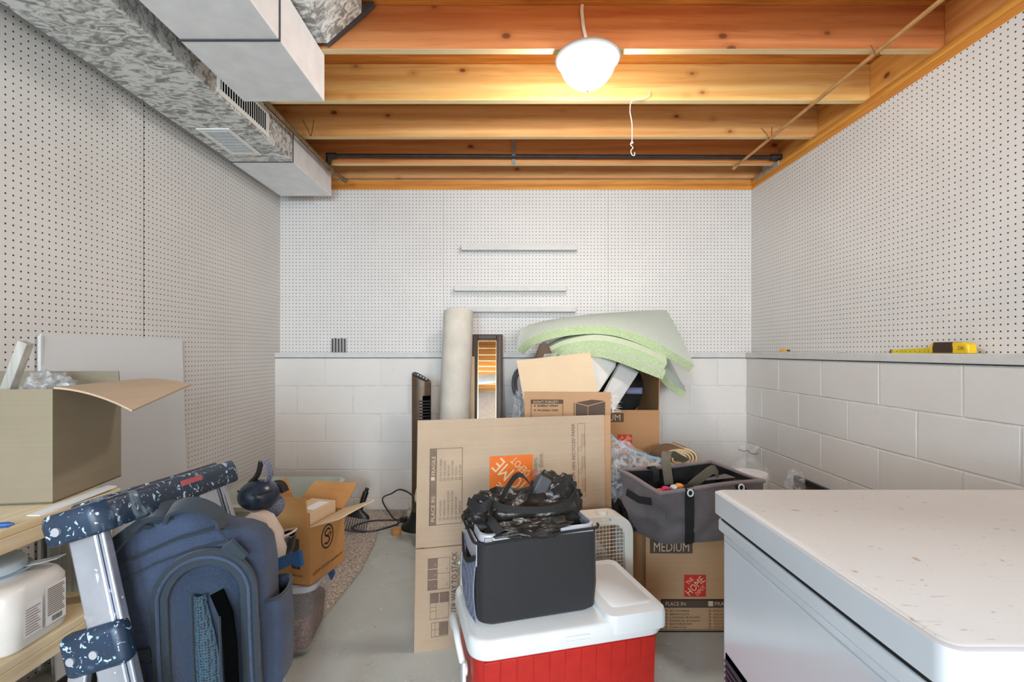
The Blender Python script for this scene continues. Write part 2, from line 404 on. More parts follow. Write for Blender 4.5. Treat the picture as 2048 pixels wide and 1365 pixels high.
M['mesh_grey'] = meshfab('grey_side_mesh', C3(34, 38, 52), C3(130, 136, 158), 260)
M['alu'] = splatter('paint_spotted_aluminium', C3(176, 182, 196), C3(214, 222, 232), 0.32, 0.75, 0.64, 34)
M['ladder_blue'] = splatter('paint_splashed_blue_plastic', C3(26, 46, 68), C3(172, 198, 218), 0.38, 0, 0.61, 95)
M['rivet'] = plain('rivet', C3(190, 196, 204), 0.35, 0.6)
M['freezer'] = plain('white_enamel', C3(202, 205, 209), 0.16, var=0.01, bump=0)
def lidmat():
    m = NT('scuffed_white_lid'); co = m.coord('World')
    base = m.ramp(m.noise(co, 3, 4), [(0.3, C3(214, 214, 212)), (0.7, C3(223, 223, 221))])
    sc1 = m.ramp(m.noise(m.coord('World', (26, 90, 1), (0, 0, 0.6)), 1.6, 4, 0.6), [(0.64, (0, 0, 0, 1)), (0.70, (1, 1, 1, 1))])
    col = m.mix(m.math('MULTIPLY', sc1, 0.42), base, C3(140, 132, 124))
    sp = m.ramp(m.noise(co, 42, 2, 0.4), [(0.72, (0, 0, 0, 1)), (0.74, (1, 1, 1, 1))])
    m.col(m.mix(m.math('MULTIPLY', sp, 0.7), col, C3(186, 150, 112))); m.set(Roughness=0.42); return m.mat
M['lid'] = lidmat()
M['gasket'] = plain('grey_gasket', C3(18, 18, 18), 0.6)
M['grille'] = plain('vent_grille', C3(70, 64, 76), 0.5)
M['fanwhite'] = plain('warm_white_plastic', C3(224, 220, 208), 0.4, var=0.03)
M['fanblade'] = plain('grey_white_blade', C3(196, 194, 184), 0.4, var=0.04)
def clearpl():
    m = NT('clear_tote_plastic'); m.col(C3(214, 218, 224)); m.set(Roughness=0.2, Alpha=0.13); return m.mat
M['clear'] = clearpl()
M['lidclear'] = plain('frosted_lid', C3(206, 210, 222), 0.3, var=0.03, Alpha=0.85)
M['film'] = film('clear_film', (0.9, 0.92, 0.93, 1), 0.08, 0.08)
M['film_dense'] = film('crinkled_film', (0.7, 0.72, 0.74, 1), 0.12, 0.22)
M['zipblue'] = plain('blue_zip', C3(110, 170, 200), 0.4)
M['seed'] = carpetmat('brown_pellets', C3(70, 44, 30), C3(122, 84, 60), C3(168, 124, 92))
M['sage'] = plain('sage_plastic', C3(190, 198, 186), 0.35, var=0.04)
M['cloth'] = fabric('white_cloth', C3(222, 220, 212), 0.9, 200, 0.06)
M['yellow'] = plain('yellow_case', C3(226, 186, 20), 0.4, var=0.1)
M['tape_yellow'] = plain('yellow_blade', C3(214, 190, 20), 0.4)
M['brown_rubber'] = plain('brown_rubber', C3(58, 34, 22), 0.5)
M['orange_pl'] = plain('orange_plastic', C3(232, 164, 40), 0.4)
M['cream'] = plain('cream_leather', C3(216, 200, 186), 0.5, var=0.06)
M['gold'] = plain('gold_rim', C3(200, 170, 110), 0.25, 0.9)
M['pearl'] = plain('pearl_disc', C3(212, 196, 170), 0.3, 0.2, var=0.1)
M['blue'] = plain('blue_plastic', C3(36, 84, 150), 0.35, var=0.1)
M['bluefab'] = fabric('blue_denim_strap', C3(44, 84, 128), 0.8)
M['jar'] = plain('milky_tub', C3(222, 220, 216), 0.35, var=0.03)
M['tublid'] = plain('translucent_blue_lid', C3(190, 206, 218), 0.3, var=0.12, sc_=8)
M['label'] = plain('paper_label', C3(232, 232, 232), 0.6, bump=0, var=0.02)
M['greyslat'] = plain('light_grey_panel', C3(198, 196, 192), 0.6, var=0.04)
M['brownfab'] = fabric('brown_suede', C3(92, 76, 58), 0.8)
M['jutebk'] = fabric('carpet_backing', C3(216, 190, 150), 0.9, 300, 0.15)
M['jutedk'] = fabric('carpet_pile', C3(120, 92, 66), 0.95, 300, 0.2)
M['feather'] = plain('white_feather', C3(238, 234, 228), 0.8)
M['redstuff'] = plain('red_plastic_wrap', C3(196, 36, 34), 0.35)
M['bluegrey'] = plain('dark_blue_shade', C3(44, 66, 92), 0.5)
M['rear_wall'] = plain('rear_wall_paint', C3(200, 198, 195), 0.7)

# ------------------------------------------------------------------ print on boxes
_txt = {}
def text_mesh(body):
    if body in _txt: return _txt[body]
    cu = bpy.data.curves.new('t', 'FONT'); cu.body = body; cu.size = 1; cu.resolution_u = 2
    o = bpy.data.objects.new('t', cu); COL.objects.link(o)
    bpy.context.view_layer.update()
    me = bpy.data.meshes.new_from_object(o.evaluated_get(bpy.context.evaluated_depsgraph_get()))
    vs = [v.co.copy() for v in me.vertices]; fs = [tuple(p.vertices) for p in me.polygons]
    bpy.data.objects.remove(o); bpy.data.meshes.remove(me)
    x0 = min(v.x for v in vs); x1 = max(v.x for v in vs); y0 = min(v.y for v in vs); y1 = max(v.y for v in vs)
    _txt[body] = ([((v.x-x0)/(x1-x0), (v.y-y0)/(y1-y0)) for v in vs], fs); return _txt[body]
class Print:
    """flat print on a face: o origin, u/v unit axes (right, up); units metres"""
    def __init__(s, o, u, v, off=0.0012):
        s.o = Vector(o); s.u = Vector(u).normalized(); s.v = Vector(v).normalized(); s.n = s.u.cross(s.v)*off; s.mb = MB(); s.mats = []
    def mi(s, mat):
        if mat not in s.mats: s.mats.append(mat)
        return s.mats.index(mat)
    def pt(s, x, y, k=1): return s.o+s.u*x+s.v*y+s.n*k
    def rect(s, x0, y0, x1, y1, mat, k=1):
        s.mb.add([s.pt(x0, y0, k), s.pt(x1, y0, k), s.pt(x1, y1, k), s.pt(x0, y1, k)], [(0, 1, 2, 3)], s.mi(mat)); return s
    def poly(s, pts, mat, k=1):
        s.mb.add([s.pt(x, y, k) for x, y in pts], [tuple(range(len(pts)))], s.mi(mat)); return s
    def frame(s, x0, y0, x1, y1, t, mat, k=1):
        s.rect(x0, y0, x1, y0+t, mat, k); s.rect(x0, y1-t, x1, y1, mat, k); s.rect(x0, y0, x0+t, y1, mat, k); s.rect(x1-t, y0, x1, y1, mat, k); return s
    def text(s, body, x, y, w, h, mat, rot=0, k=2):
        """box of w x h, lower left corner (x, y), turned by rot about that corner"""
        vs, fs = text_mesh(body); c, q = math.cos(rot), math.sin(rot)
        s.mb.add([s.pt(x+a*w*c-b*h*q, y+a*w*q+b*h*c, k) for a, b in vs], fs, s.mi(mat)); return s
    def line(s, x0, y0, x1, y1, t, mat, k=1):
        d = Vector((x1-x0, y1-y0)).normalized(); n = Vector((-d.y, d.x))*t/2
        return s.poly([(x0-n.x, y0-n.y), (x1-n.x, y1-n.y), (x1+n.x, y1+n.y), (x0+n.x, y0+n.y)], mat, k)
    def build(s, name, parent, **kw):
        me = bpy.data.meshes.new(name); me.from_pydata(s.mb.v, [], s.mb.f)
        for q in s.mats: me.materials.append(q)
        me.polygons.foreach_set('material_index', s.mb.m); me.update()
        o = bpy.data.objects.new(name, me); COL.objects.link(o); o.parent = parent
        for a, b in kw.items(): o[a] = b
        return o
# ------------------------------------------------------------------ the room
XL, XR, YB, XRP, YBP = -1.68, 1.734, 3.435, 1.812, 3.513     # left wall, right blocks, back blocks, recessed pegboards
REAR = -4.6
ZT, ZP, ZJ, ZS = 1.149, 2.355, 2.426, 2.61                   # ledge top, pegboard top, joist underside, subfloor underside
floor = struct(MB().bb(-1.95, 2.1, REAR-.1, 3.75, -0.1, 0).build('floor', M['floor']))
ceiling = struct(MB().bb(-1.95, 2.1, REAR-.1, 3.75, ZS, ZS+.03).build('ceiling', M['ply']))
for k in range(-16, 4):
    y = 1.985+0.406*k
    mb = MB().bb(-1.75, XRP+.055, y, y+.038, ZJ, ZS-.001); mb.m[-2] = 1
    mb.build('joist', [M['joist_red'] if k in (0, 3) else M['joist'], M['joist_lit_underside']], ceiling, bevel=.002)
MB().bb(-1.75, XRP+.055, YBP-.045, YBP-.007, ZJ+.002, ZS-.001).build('joist', M['joist'], ceiling, bevel=.002)
for k in range(-16, 3):
    y = 1.985+0.406*k
    MB().bb(XRP+.02, XRP+.054, y+.04, y+.404, ZJ+.001, ZS-.002).build('blocking', M['rim'], ceiling)
# back wall: blocks below, pegboard above
wb = struct(MB().bb(XL-.1, XR+.1, YB+.004, YB+.2, 0, 1.107).bb(XL-.1, XRP+.1, YBP+.006, YBP+.2, 1.107, ZS).build('wall_back', M['mortar']))
_bm = {}
def block(parent, a0, a1, z0, z1, wall):
    g = .003; key = (round(a1-a0, 3), round(z1-z0, 3), wall)
    if key not in _bm:
        L, H = a1-a0-2*g, z1-z0-2*g; mb = MB()
        if wall == 'back': mb.bb(-L/2, L/2, 0, .03, -H/2, H/2)
        else: mb.bb(0, .03, -L/2, L/2, -H/2, H/2)
        o = mb.build('block', M['block'], parent, bevel=.0035); _bm[key] = o
    else:
        o = _bm[key].copy(); COL.objects.link(o); o.parent = parent
    j = random.uniform(-.0008, .0008)
    o.location = ((a0+a1)/2, YB+j, (z0+z1)/2) if wall == 'back' else (XR+j, (a0+a1)/2, (z0+z1)/2)
    o.name = 'block'
zs = [1.107, .905, .702, .499, .296, .093, -.05]
for k in range(6):
    st = -1.3197-.4064 if k % 2 == 0 else -1.5226-.4064
    x = st
    while x < XR+.01:
        a, b = max(x, XL-.03), min(x+.4064, XR+.028)
        if b-a > .03: block(wb, a, b, zs[k+1], zs[k], 'back')
        x += .4064
for a, b in ((XL-.02, -1.6905+1.22*1), (-.4705, .7495), (.7495, XRP)):
    MB().bb(a+.001, b-.001, YBP, YBP+.006, ZT-.02, ZP).build('pegboard_panel', M['peg_y'], wb)
MB().bb(XL-.05, XRP+.03, YBP, YBP+.09, ZP, ZP+.036).build('top_plate', M['plate'], wb, bevel=.002)
MB().bb(XL-.05, XRP+.03, YBP+.002, YBP+.09, ZP+.037, ZJ+.001).build('top_plate', M['plate'], wb, bevel=.002)
MB().bb(XL, XR-.012+.02, YB-.012, YBP+.002, 1.112, ZT).build('ledge_board', M['white_trim'], wb, bevel=.003)
# right wall
wr = struct(MB().bb(XR+.004, XR+.2, REAR, YB+.03, 0, 1.107).bb(XRP+.006, XRP+.25, REAR, YBP, 1.107, ZP).bb(XRP+.056, XRP+.25, REAR, YBP, ZP, ZS).build('wall_right', M['mortar']))
for k in range(6):
    y = 3.023+.4064 if k % 2 == 0 else 3.2245+.4064
    while y > 0.2:
        a, b = y-.4064, min(y, YB+.028)
        if b-a > .03: block(wr, a, b, zs[k+1], zs[k], 'right')
        y -= .4064
for a, b in ((YBP-1.22, YBP), (YBP-2.44, YBP-1.22), (YBP-3.66, YBP-2.44), (REAR, YBP-3.66)):
    MB().bb(XRP, XRP+.006, a+.0005, b-.0005, ZT-.02, ZP).build('pegboard_panel', M['peg_x'], wr)
for z0, z1 in ((ZP, ZP+.0345), (ZP+.0355, ZJ+.001)):
    MB().bb(XRP, XRP+.12, REAR, YBP, z0, z1).build('top_plate', M['plate_y'], wr, bevel=.002)
MB().bb(XR-.012, XRP+.002, 3.03, YB-.0125, 1.112, ZT).build('ledge_board', M['white_trim'], wr, bevel=.003)
MB().bb(XR-.014, XRP+.002, REAR, 3.026, 1.112, ZT+.001).build('ledge_board', M['white_trim'], wr, bevel=.003)
o = MB().box((XRP+.004, 3.30, ZJ-.012), (.03, .30, .03)).build('metal_hanger', M['strap_metal'], wr, bevel=.003)
# left wall
wl = struct(MB().bb(XL-.15, XL-.006, REAR, 3.7, 0, ZS).build('wall_left', M['dark']))
for a, b in ((2.198, YBP), (.976, 2.190), (-.244, .972), (REAR, -.248)):
    MB().bb(XL-.006, XL, a, b, 0, ZS-.002).build('pegboard_panel', M['peg_x'], wl)
struct(MB().bb(-1.9, 2.05, REAR-.05, REAR, 0, ZS).build('wall_rear', M['rear_wall']))
# carpet remnant
tag(MB().slab([(XL+.08, YB-.01, .012), (XL+.08, 1.9, .012), (-.80, 1.95, .012), (-.77, 2.5, .012), (-.80, 2.9, .012), (-.84, 3.1, .012), (-.60, 3.20, .012), (-.60, YB-.01, .012)][::-1], -.011).build('carpet_remnant', M['carpet']),
    'speckled beige carpet remnant on the floor along the left wall', 'carpet')
# strips on the pegboard
for i, (x0, x1, y0, y1, lab) in enumerate(((922, 1155, 488, 503, 'highest white wooden strip screwed to the back pegboard'),
        (908, 1134, 573, 585, 'middle white wooden strip screwed to the back pegboard'),
        (930, 1152, 614, 627, 'lowest white wooden strip, partly behind the linen roll'))):
    a = P(x0, y0, 3.450); b = P(x1, y1-3, 3.450)
    tag(MB().bb(a.x, b.x, 3.450, YBP, b.z, a.z).build('wooden_strip', M['white_trim'], bevel=.002), lab, 'strip', 'strips on the back pegboard')
# ------------------------------------------------------------------ ducts
t = thing('heating_duct', 'long low galvanised duct along the left wall with smooth far end', 'duct', (-1.4225, 2, 2.26))
h0, h1 = 2.26, ZJ-.003; L = lambda x, y, z: Vector((x+1.4225, y-2, z-2.26))
MB().bb(-1.6+1.4225, -1.245+1.4225, REAR+.02-2, 2.755-2, 0, h1-h0).build('duct_trunk', [M['galv']], t, bevel=.003, label='mottled galvanised duct run')
MB().bb(-1.603+1.4225, -1.242+1.4225, 2.757-2, 3.353-2, -.003, h1-h0).build('duct_end', M['sheet'], t, bevel=.003, label='smooth grey duct end')
MB().bb(-1.604+1.4225, -1.241+1.4225, 2.752-2, 2.757-2, -.004, h1-h0).build('seam', M['seam'], t)
def register(name, o, u, v, W, H, n, parent, along):
    o, u, v = Vector(o), Vector(u), Vector(v); nn = u.cross(v)
    mb = MB(); fr = .022
    def q(x0, y0, x1, y1, d0, d1):
        c = o+u*(x0+x1)/2+v*(y0+y1)/2+nn*(d0+d1)/2
        R = Matrix((u, v, nn)).transposed()
        mb.box(c, (x1-x0, y1-y0, d1-d0), M=R)
    q(0, 0, W, fr, 0, .006); q(0, H-fr, W, H, 0, .006); q(0, fr, fr, H-fr, 0, .006); q(W-fr, fr, W, H-fr, 0, .006)
    r = mb.build(name, M['register'], parent, bevel=.002)
    b = MB(); c = o+u*W/2+v*H/2+nn*.0012; b.box(c, (W-2*fr, H-2*fr, .002), M=Matrix((u, v, nn)).transposed()); b.build('backing', M['dark'], r)
    for i in range(n):
        s_ = MB(); tt = (i+.5)/n
        if along == 'u': c = o+u*(fr+(W-2*fr)*tt)+v*H/2+nn*.005; d = ((W-2*fr)/n*.62, H-2*fr, .003)
        else: c = o+u*W/2+v*(fr+(H-2*fr)*tt)+nn*.005; d = (W-2*fr, (H-2*fr)/n*.6, .007)
        s_.box(c, d, M=Matrix((u, v, nn)).transposed() @ Matrix.Rotation(.5, 3, 'Y' if along == 'u' else 'X')); s_.build('slat', M['register'], r)
    return r
register('bottom_register', L(-1.535, 2.335, 2.2595), (0, 1, 0), (1, 0, 0), .308, .165, 18, t, 'u')['label'] = 'white louvred register on the duct underside'
register('side_register', L(-1.2445, 2.03, 2.272), (0, 1, 0), (0, 0, 1), .44, .135, 20, t, 'u')['label'] = 'cream louvred register on the duct side'
t = thing('supply_duct', 'nearer wide smooth grey sheet-metal duct hung under the joists', 'duct', (-.95, 1, 2.227))
MB().bb(-.17, .17, REAR+.02-1, 1.622-1, 0, ZJ-.003-2.227).build('duct_trunk', M['sheet'], t, bevel=.003)
MB().bb(-.172, .172, 1.628-1, 2.022-1, -.003, ZJ-.003-2.227).build('duct_end', M['sheet'], t, bevel=.003)
MB().bb(-.173, .173, 1.620-1, 1.628-1, -.004, ZJ-.003-2.227).build('seam', M['seam'], t)
mb = MB(); prof = [(-.74, ZJ+.005), (-.60, ZJ+.13), (-.60, ZS-.004), (-.9, ZS-.004), (-.9, ZJ+.005)]
mb.loft([[Vector((x+.95, y-1, z-2.227)) for x, z in prof] for y in (1.63, 1.955)]); mb.build('take_off', M['galv'], t, label='mottled galvanised take-off rising between joists')
prof = [(-.745, ZJ+.001), (-.595, ZJ+.128), (-.55, ZJ+.17), (-.55, ZS-.006), (-.58, ZS-.006), (-.62, ZJ+.15), (-.76, ZJ+.02)]
mb = MB(); mb.loft([[Vector((x+.95, y-1, z-2.227)) for x, z in prof] for y in (1.957, 1.978)]); mb.build('flange', M['seam'], t)
# ------------------------------------------------------------------ pipes, wires, lamp
t = thing('brown_gas_pipe', 'brown pipe running beside the low duct towards the back wall', 'pipe', (-1.2, 3.25, 2.40))
MB().cyl((0, -3.2, 0), (0, -.02, 0), .012).build('pipe_run', M['pipe'], t, smooth=True)
MB().cyl((0, -.04, 0), (0, .03, -.005), .019, r2=.017).cyl((0, .02, 0), (.055, .09, -.035), .012).cyl((.045, .08, -.03), (.065, .105, -.04), .016).build('elbow_fitting', M['pipe'], t, smooth=True)
t = thing('black_iron_pipe', 'dark iron pipe crossing the ceiling between the two farthest joists', 'pipe', (-1.17, 3.165, EYE+1.305))
MB().cyl((0, 0, 0), (3.02, 0, -.01), .013).build('pipe_run', M['blackpipe'], t, smooth=True)
MB().cyl((-.035, 0, .0), (.03, 0, 0), .019).cyl((-.02, 0, 0), (-.02, .0, -.055), .017).build('elbow_fitting', M['blackpipe'], t, smooth=True)
MB().cyl((2.93, 0, -.01), (3.0, 0, -.01), .02).build('end_fitting', M['blackpipe'], t, smooth=True)
t = thing('pipe_strap', 'grey metal strap hanging from a joist around the iron pipe', 'bracket', (.045, 3.19, ZJ+.1))
MB().bb(-.012, .012, .002, .006, -.105, .075).bb(-.012, .012, -.045, .004, -.065, -.061).bb(-.012, .012, -.03, .012, -.108, -.103).build('strap', M['strap_metal'], t, bevel=.001)
MB().cyl((0, .001, -.09), (0, -.004, -.09), .004, 8).build('nail', M['seam'], t)
t = thing('copper_tube', 'tan tube slung under the joists near the right wall', 'pipe', (1.545, 3.22, 2.408))
MB().cyl((0, 0, 0), (-.004, -4.5, .002), .009).build('tube', M['tanpipe'], t, smooth=True)
MB().cyl((0, .012, 0), (0, -.015, 0), .0125).build('end_cap', M['tanpipe'], t, smooth=True)
for y in (2.36-3.22+.0, 2.775-3.22-.9+.9):
    pass
for yy in (2.0, 2.8):
    y = yy-3.22
    MB().tube(cat([(-.05, y+.0, .075), (-.02, y-.015, .03), (-.006, y-.02, -.010), (.010, y-.02, -.006), (.012, y-.012, .03), (.02, y, .085)]), .0017, 6).build('hanger_wire', M['wire'], t, smooth=True)
t = thing('ceiling_lamp', 'round white flush dome lamp glowing under the joists', 'lamp', (.345, 2.03, ZJ-.002))
rg = [(.02, 0), (.125, 0), (.130, -.008), (.137, -.012), (.139, -.016), (.134, -.022), (.122, -.032), (.116, -.032), (.116, -.02), (.02, -.018)]
mb = MB(); mb.loft([[Vector((r*math.cos(a*PI/24), r*math.sin(a*PI/24), z)) for a in range(48)] for r, z in rg], False, False); mb.build('ring', M['ring'], t, smooth=50)
dp = [(.1155, -.024), (.1155, -.040), (.112, -.056), (.103, -.076), (.088, -.096), (.068, -.114), (.045, -.129), (.022, -.138), (.006, -.141)]
mb = MB(); mb.loft([[Vector((r*math.cos(a*PI/24), r*math.sin(a*PI/24), z)) for a in range(48)] for r, z in dp], False, True); mb.build('glass_dome', M['dome'], t, smooth=60)
mb = MB(); mb.loft([[Vector((r*math.cos(a*PI/8), r*math.sin(a*PI/8), z)) for a in range(16)] for r, z in ((.008, -.139), (.0085, -.147), (.005, -.152), (.001, -.153))], True, True); mb.build('finial', M['finial'], t, smooth=60)
tag(MB().ribbon(cat([(.315, 1.976, ZS-.004), (.312, 1.976, ZS-.03), (.318, 1.975, ZJ+.09), (.33, 1.973, ZJ+.03), (.336, 1.972, ZJ+.002)]), (1, 0, 0), .013, .004).build('lamp_cable', M['cord_white'], smooth=True),
    'flat white cable running down the joist to the dome lamp', 'cable')
o = MB().tube(cat([P(1300, 183, 2.385), P(1297, 192, 2.375), P(1283, 198, 2.37), P(1264, 202, 2.37), P(1260, 222, 2.37), P(1264, 248, 2.37), P(1264, 285, 2.37)]), .0022, 8)
o.tube(cat([P(1264, 285, 2.37), P(1261, 289, 2.37), P(1266, 296, 2.37), P(1262, 301, 2.37), P(1264, 310, 2.37), P(1269, 311, 2.37), P(1269, 305, 2.37)]), .0018, 6)
crumple(o, P(1264, 286, 2.37), (.007, .006, .007), 3, sub=1)
tag(o.build('pull_cord', M['cord_white'], smooth=60), 'thin white knotted cord dangling from a joist beside the lamp', 'cord')
tag(MB().tube(cat([P(605, 240, 2.78), P(617, 262, 2.72), P(622, 272, 2.66), P(628, 240, 2.775)]), .002, 6).build('wire_hook', M['wire'], smooth=True), 'bent brown wire hook on the third joist above the brown pipe', 'hook')
# ducts and wall behind the viewer, seen in the mirror
t = thing('round_duct', 'round silver duct crossing the room behind, reflected in the mirror', 'duct', (-.1, -1.8, 2.1))
MB().cyl((-1.4, -.3, .0), (1.2, .5, .05), .09, 20).build('duct_run', M['sheet'], t, smooth=True)
MB().cyl((.2, .1, 0), (.25, -.6, -.7), .08, 20).build('branch', M['sheet'], t, smooth=True)
# ------------------------------------------------------------------ small things on the walls
t = thing('spring_clip_rack', 'row of worn metal spring clips on the back pegboard above the ledge', 'rack', P(678, 705, 3.5))
MB().bb(-.055, .055, -.003, .012, .0, .105).build('back_plate', M['greyslat'], t, bevel=.002)
for i in range(5):
    x = -.045+.0225*i
    MB().cyl((x, -.009, .001), (x, -.009, .10+.004*(i % 2)), .006, 10).build('clip', M['seam'] if i % 2 == 0 else M['frame_brown'], t, smooth=True)
t = thing('tape_measure', 'yellow tape measure with dark grip and blade pulled out on the right ledge', 'tape measure', (1.765, 1.88, ZT+.002))
b0 = P(1870, 706, 1.965); b1 = P(1950, 706, 1.79)
MB().loft([rr(.036, .17, .006, 0, 3), rr(.04, .172, .008, .003, 3), rr(.04, .165, .01, .034, 3), rr(.036, .14, .01, .043, 3)]).build('case', M['yellow'], t, smooth=True, bevel=.001)
MB().loft([rr(.043, .095, .008, .002, 3, c=(0, .02)), rr(.045, .098, .01, .02, 3, c=(0, .02)), rr(.043, .09, .01, .0445, 3, c=(0, .02))]).build('grip', M['brown_rubber'], t, smooth=True)
MB().ribbon([(0, .085, .012), (0, .18, .008), (0, .30, .002)], (0, 0, 1), .022, .0015).build('blade', M['tape_yellow'], t)
MB().bb(-.002, .004, .296, .303, -.001, .016).build('hook', M['seam'], t)
p = Print((-.0235, .0, 0), (0, -1, 0), (0, 0, 1)); p.text('25ft', .05, .014, .025, .014, M['ink_black']); p.build('print', t)
p = Print((-.0012, .3, 0), (0, -1, 0), (0, 0, 1))
for i in range(9): p.text(str(9-i if i else 10), .012+.0235*i, .004, .005, .007, M['ink_black'])
p.build('scale_marks', t)
t = thing('box_cutter', 'small orange knife lying on the right ledge near the corner', 'knife', P(1568, 705, 3.0)+Vector((0, 0, .004)), .3)
MB().loft([rr(.018, .055, .006, 0, 3), rr(.02, .055, .006, .015, 3)]).build('handle', M['orange_pl'], t, smooth=True)
MB().bb(-.008, .008, -.038, -.027, .002, .012).build('tip', M['seam'], t)
tag(crumple(MB(), (1.77, 2.51, ZT+.006), (.012, .028, .007), 5, sub=2, zfloor=ZT).build('putty_lump', M['greyslat'], smooth=True), 'small grey lump of dirt on the right ledge', 'lump')
t = thing('hardboard_sheet', 'plain white hardboard sheet leaning flat against the left pegboard', 'board', (XL+.02, 2.06, 0))
MB().slab([(.035, -.368, 0), (.035, .368, 0), (-.008, .368, 1.218), (-.008, -.368, 1.222)], -.004).build('sheet', M['white_board'], t)
MB().bb(-.012, .0, -.372, -.362, .02, 1.215).build('edge', M['white_trim'], t)
# ------------------------------------------------------------------ cartons
def carton(t, w, d, h, mat, flaps, th=.0045, name='body', closed=False):
    """open carton in the thing's own axes: base centre at the origin, front = -y. flaps {side: (angle out from upright, length)}"""
    mb = MB(); a, b = w/2, d/2
    mb.bb(-a, a, -b, b, 0, th); mb.bb(-a, a, -b, -b+th, 0, h); mb.bb(-a, a, b-th, b, 0, h)
    mb.bb(-a, -a+th, -b+th, b-th, 0, h); mb.bb(a-th, a, -b+th, b-th, 0, h)
    if closed: mb.bb(-a, a, -b, -.001, h-.001, h+th); mb.bb(-a, a, .001, b, h-.001, h+th)
    body = mb.build(name, mat, t)
    out = {}
    for s, (ang, ln) in flaps.items():
        c, q = math.cos(ang), math.sin(ang)
        base = {'f': ((-a+.003, -b, h), (a-.003, -b, h), (0, -1)), 'b': ((a-.003, b, h), (-a+.003, b, h), (0, 1)),
                'l': ((-a, b-.003, h), (-a, -b+.003, h), (-1, 0)), 'r': ((a, -b+.003, h), (a, b-.003, h), (1, 0))}[s]
        p0, p1, dr = Vector(base[0]), Vector(base[1]), base[2]
        up = Vector((dr[0]*q, dr[1]*q, c))*ln
        tw = Vector((0, 0, random.uniform(-.01, .01)))
        m2 = MB(); m2.slab([p0, p1, p1+up+tw, p0+up], .004); out[s] = m2.build('flap', mat, t)
    return body, out
def logo(p, x, y, s, c, turned=False):
    """square home-improvement shop logo: coloured square with slanted cream words; turned = a quarter turn anticlockwise"""
    p.rect(x, y, x+s, y+s, M[c]); r = .5**.5
    for wd, off, al, W, H in (('THE', .335, -.02, .36, .18), ('HOME', 0, 0, 1.0, .33), ('DEPOT', -.315, .02, .52, .17)):
        cx, cy = .5-r*off+r*al, .5+r*off+r*al
        a, b = cx-r*W/2+r*H/2, cy-r*W/2-r*H/2
        if turned: a, b = 1-b, a
        p.text(wd, x+a*s, y+b*s, W*s, H*s, M['cream_print'], PI/4+(PI/2 if turned else 0))

# tall carton with upright flaps, middle of the heap
t = thing('tall_carton', 'tall open kraft carton with upright flaps behind the flattened carton', 'box', (.29, 2.47, 0), .0)
bd, fl = carton(t, .418, .40, .758, M['kraft_mid'], {'f': (.03, .208), 'r': (-.45, .20), 'b': (.1, .06)})
mb = MB(); crumple(mb, (0, 0, .62), (.18, .175, .09), 9, .1); mb.build('added_packing_paper', M['kraft_light'], t, smooth=True)  # unseen filler, added below the things standing in the carton
def FP(root, o, u=(1, 0, 0), v=(0, 0, 1), off=.0012): return Print(o, u, v, off)
def hole(px, py, Y, base): v = P(px, py, Y)-Vector(base); return v.x, v.z
X0 = t.location
pr = Print((-.209, -.2075, .76), (1, 0, 0), (0, .0, 1)); pr.o = Vector((-.209, -.2085-.0, .758))
# front flap leans very slightly outwards
pr = Print((-.206, -.2022, .758), (1, 0, 0), (0, -.03, 1), .003)
pr.rect(.030, .150, .184, .170, M['ink']).text("DON'T FORGET!", .042, .153, .118, .013, M['kraft_light'])
pr.frame(.030, .03, .184, .170, .002, M['ink'])
pr.text('BUBBLE WRAP', .062, .136, .098, .010, M['ink_black']).text('v', .044, .136, .010, .010, M['ink_black'])
pr.text('PACKING TAPE', .062, .114, .098, .010, M['ink_black']).text('v', .044, .114, .010, .010, M['ink_black'])
pr.poly([(.244, .152), (.300, .138), (.300, .02), (.244, .05)], M['ink']).poly([(.304, .138), (.384, .160), (.384, .05), (.304, .02)], M['ink'])
pr.poly([(.246, .156), (.302, .142), (.382, .164), (.320, .170)], M['ink']).line(.236, .156, .236, .06, .0025, M['ink'])
pr.text('3', .372, .012, .018, .038, M['ink_black'])
pr.build('print', fl['f'])
# light panel leaning in it
t2 = thing('cardboard_offcut', 'pale cardboard panel with torn tape standing in the tall open carton', 'cardboard', (.26, 2.29, .765))
q = [P(1043, 815, 2.285), P(1196, 792, 2.30), P(1180, 706, 2.36), P(1033, 722, 2.35)]
o = Vector((.26, 2.29, .765)); q[0].x = max(q[0].x, .086)
MB().slab([x-o for x in q], -.005).build('panel', M['kraft_light'], t2)
MB().slab([x-o+Vector((0, -.0065, 0)) for x in (P(1085, 721, 2.353), P(1110, 718, 2.355), P(1114, 706, 2.36), P(1088, 709, 2.36))], -.001).build('tape', M['film'], t2)
# grey slabs leaning out of the carton, brown cone, dark ring, feather, clear case
def leaning(name, label, ctg, pts, th, mat, **kw):
    o = sum(pts, Vector())/len(pts); t = thing(name, label, ctg, o, **kw)
    MB().slab([p-o for p in pts], th).build('panel', mat, t, bevel=.003); return t
a = leaning('seat_cushion', 'pale grey stained padded panel leaning out of the tall carton to the right', 'panel', [P(1203, 802, 2.42), P(1228, 822, 2.44), P(1278, 745, 2.62), P(1244, 722, 2.62)], .03, M['greyslat'])
b = leaning('folded_curtain', 'upright white pleated fabric panel between the pale panel and the offcut', 'panel', [P(1186, 780, 2.44), P(1198, 784, 2.45), P(1231, 735, 2.60), P(1236, 716, 2.62), P(1183, 712, 2.5)], .03, M['cloth'])
t2 = thing('brown_cone', 'dark brown cone poking out above the cardboard offcut', 'boot', P(1088, 730, 2.47))  # plain brown cone, kind of item unclear
mb = MB(); 
mb.loft([sell(r, r*.7, z, 2.6, 24) for r, z in ((.09, -.36), (.088, -.06), (.07, 0), (.045, .05), (.032, .085), (.022, .108), (.008, .112))]); mb.build('shade', M['brownfab'], t2, smooth=True)
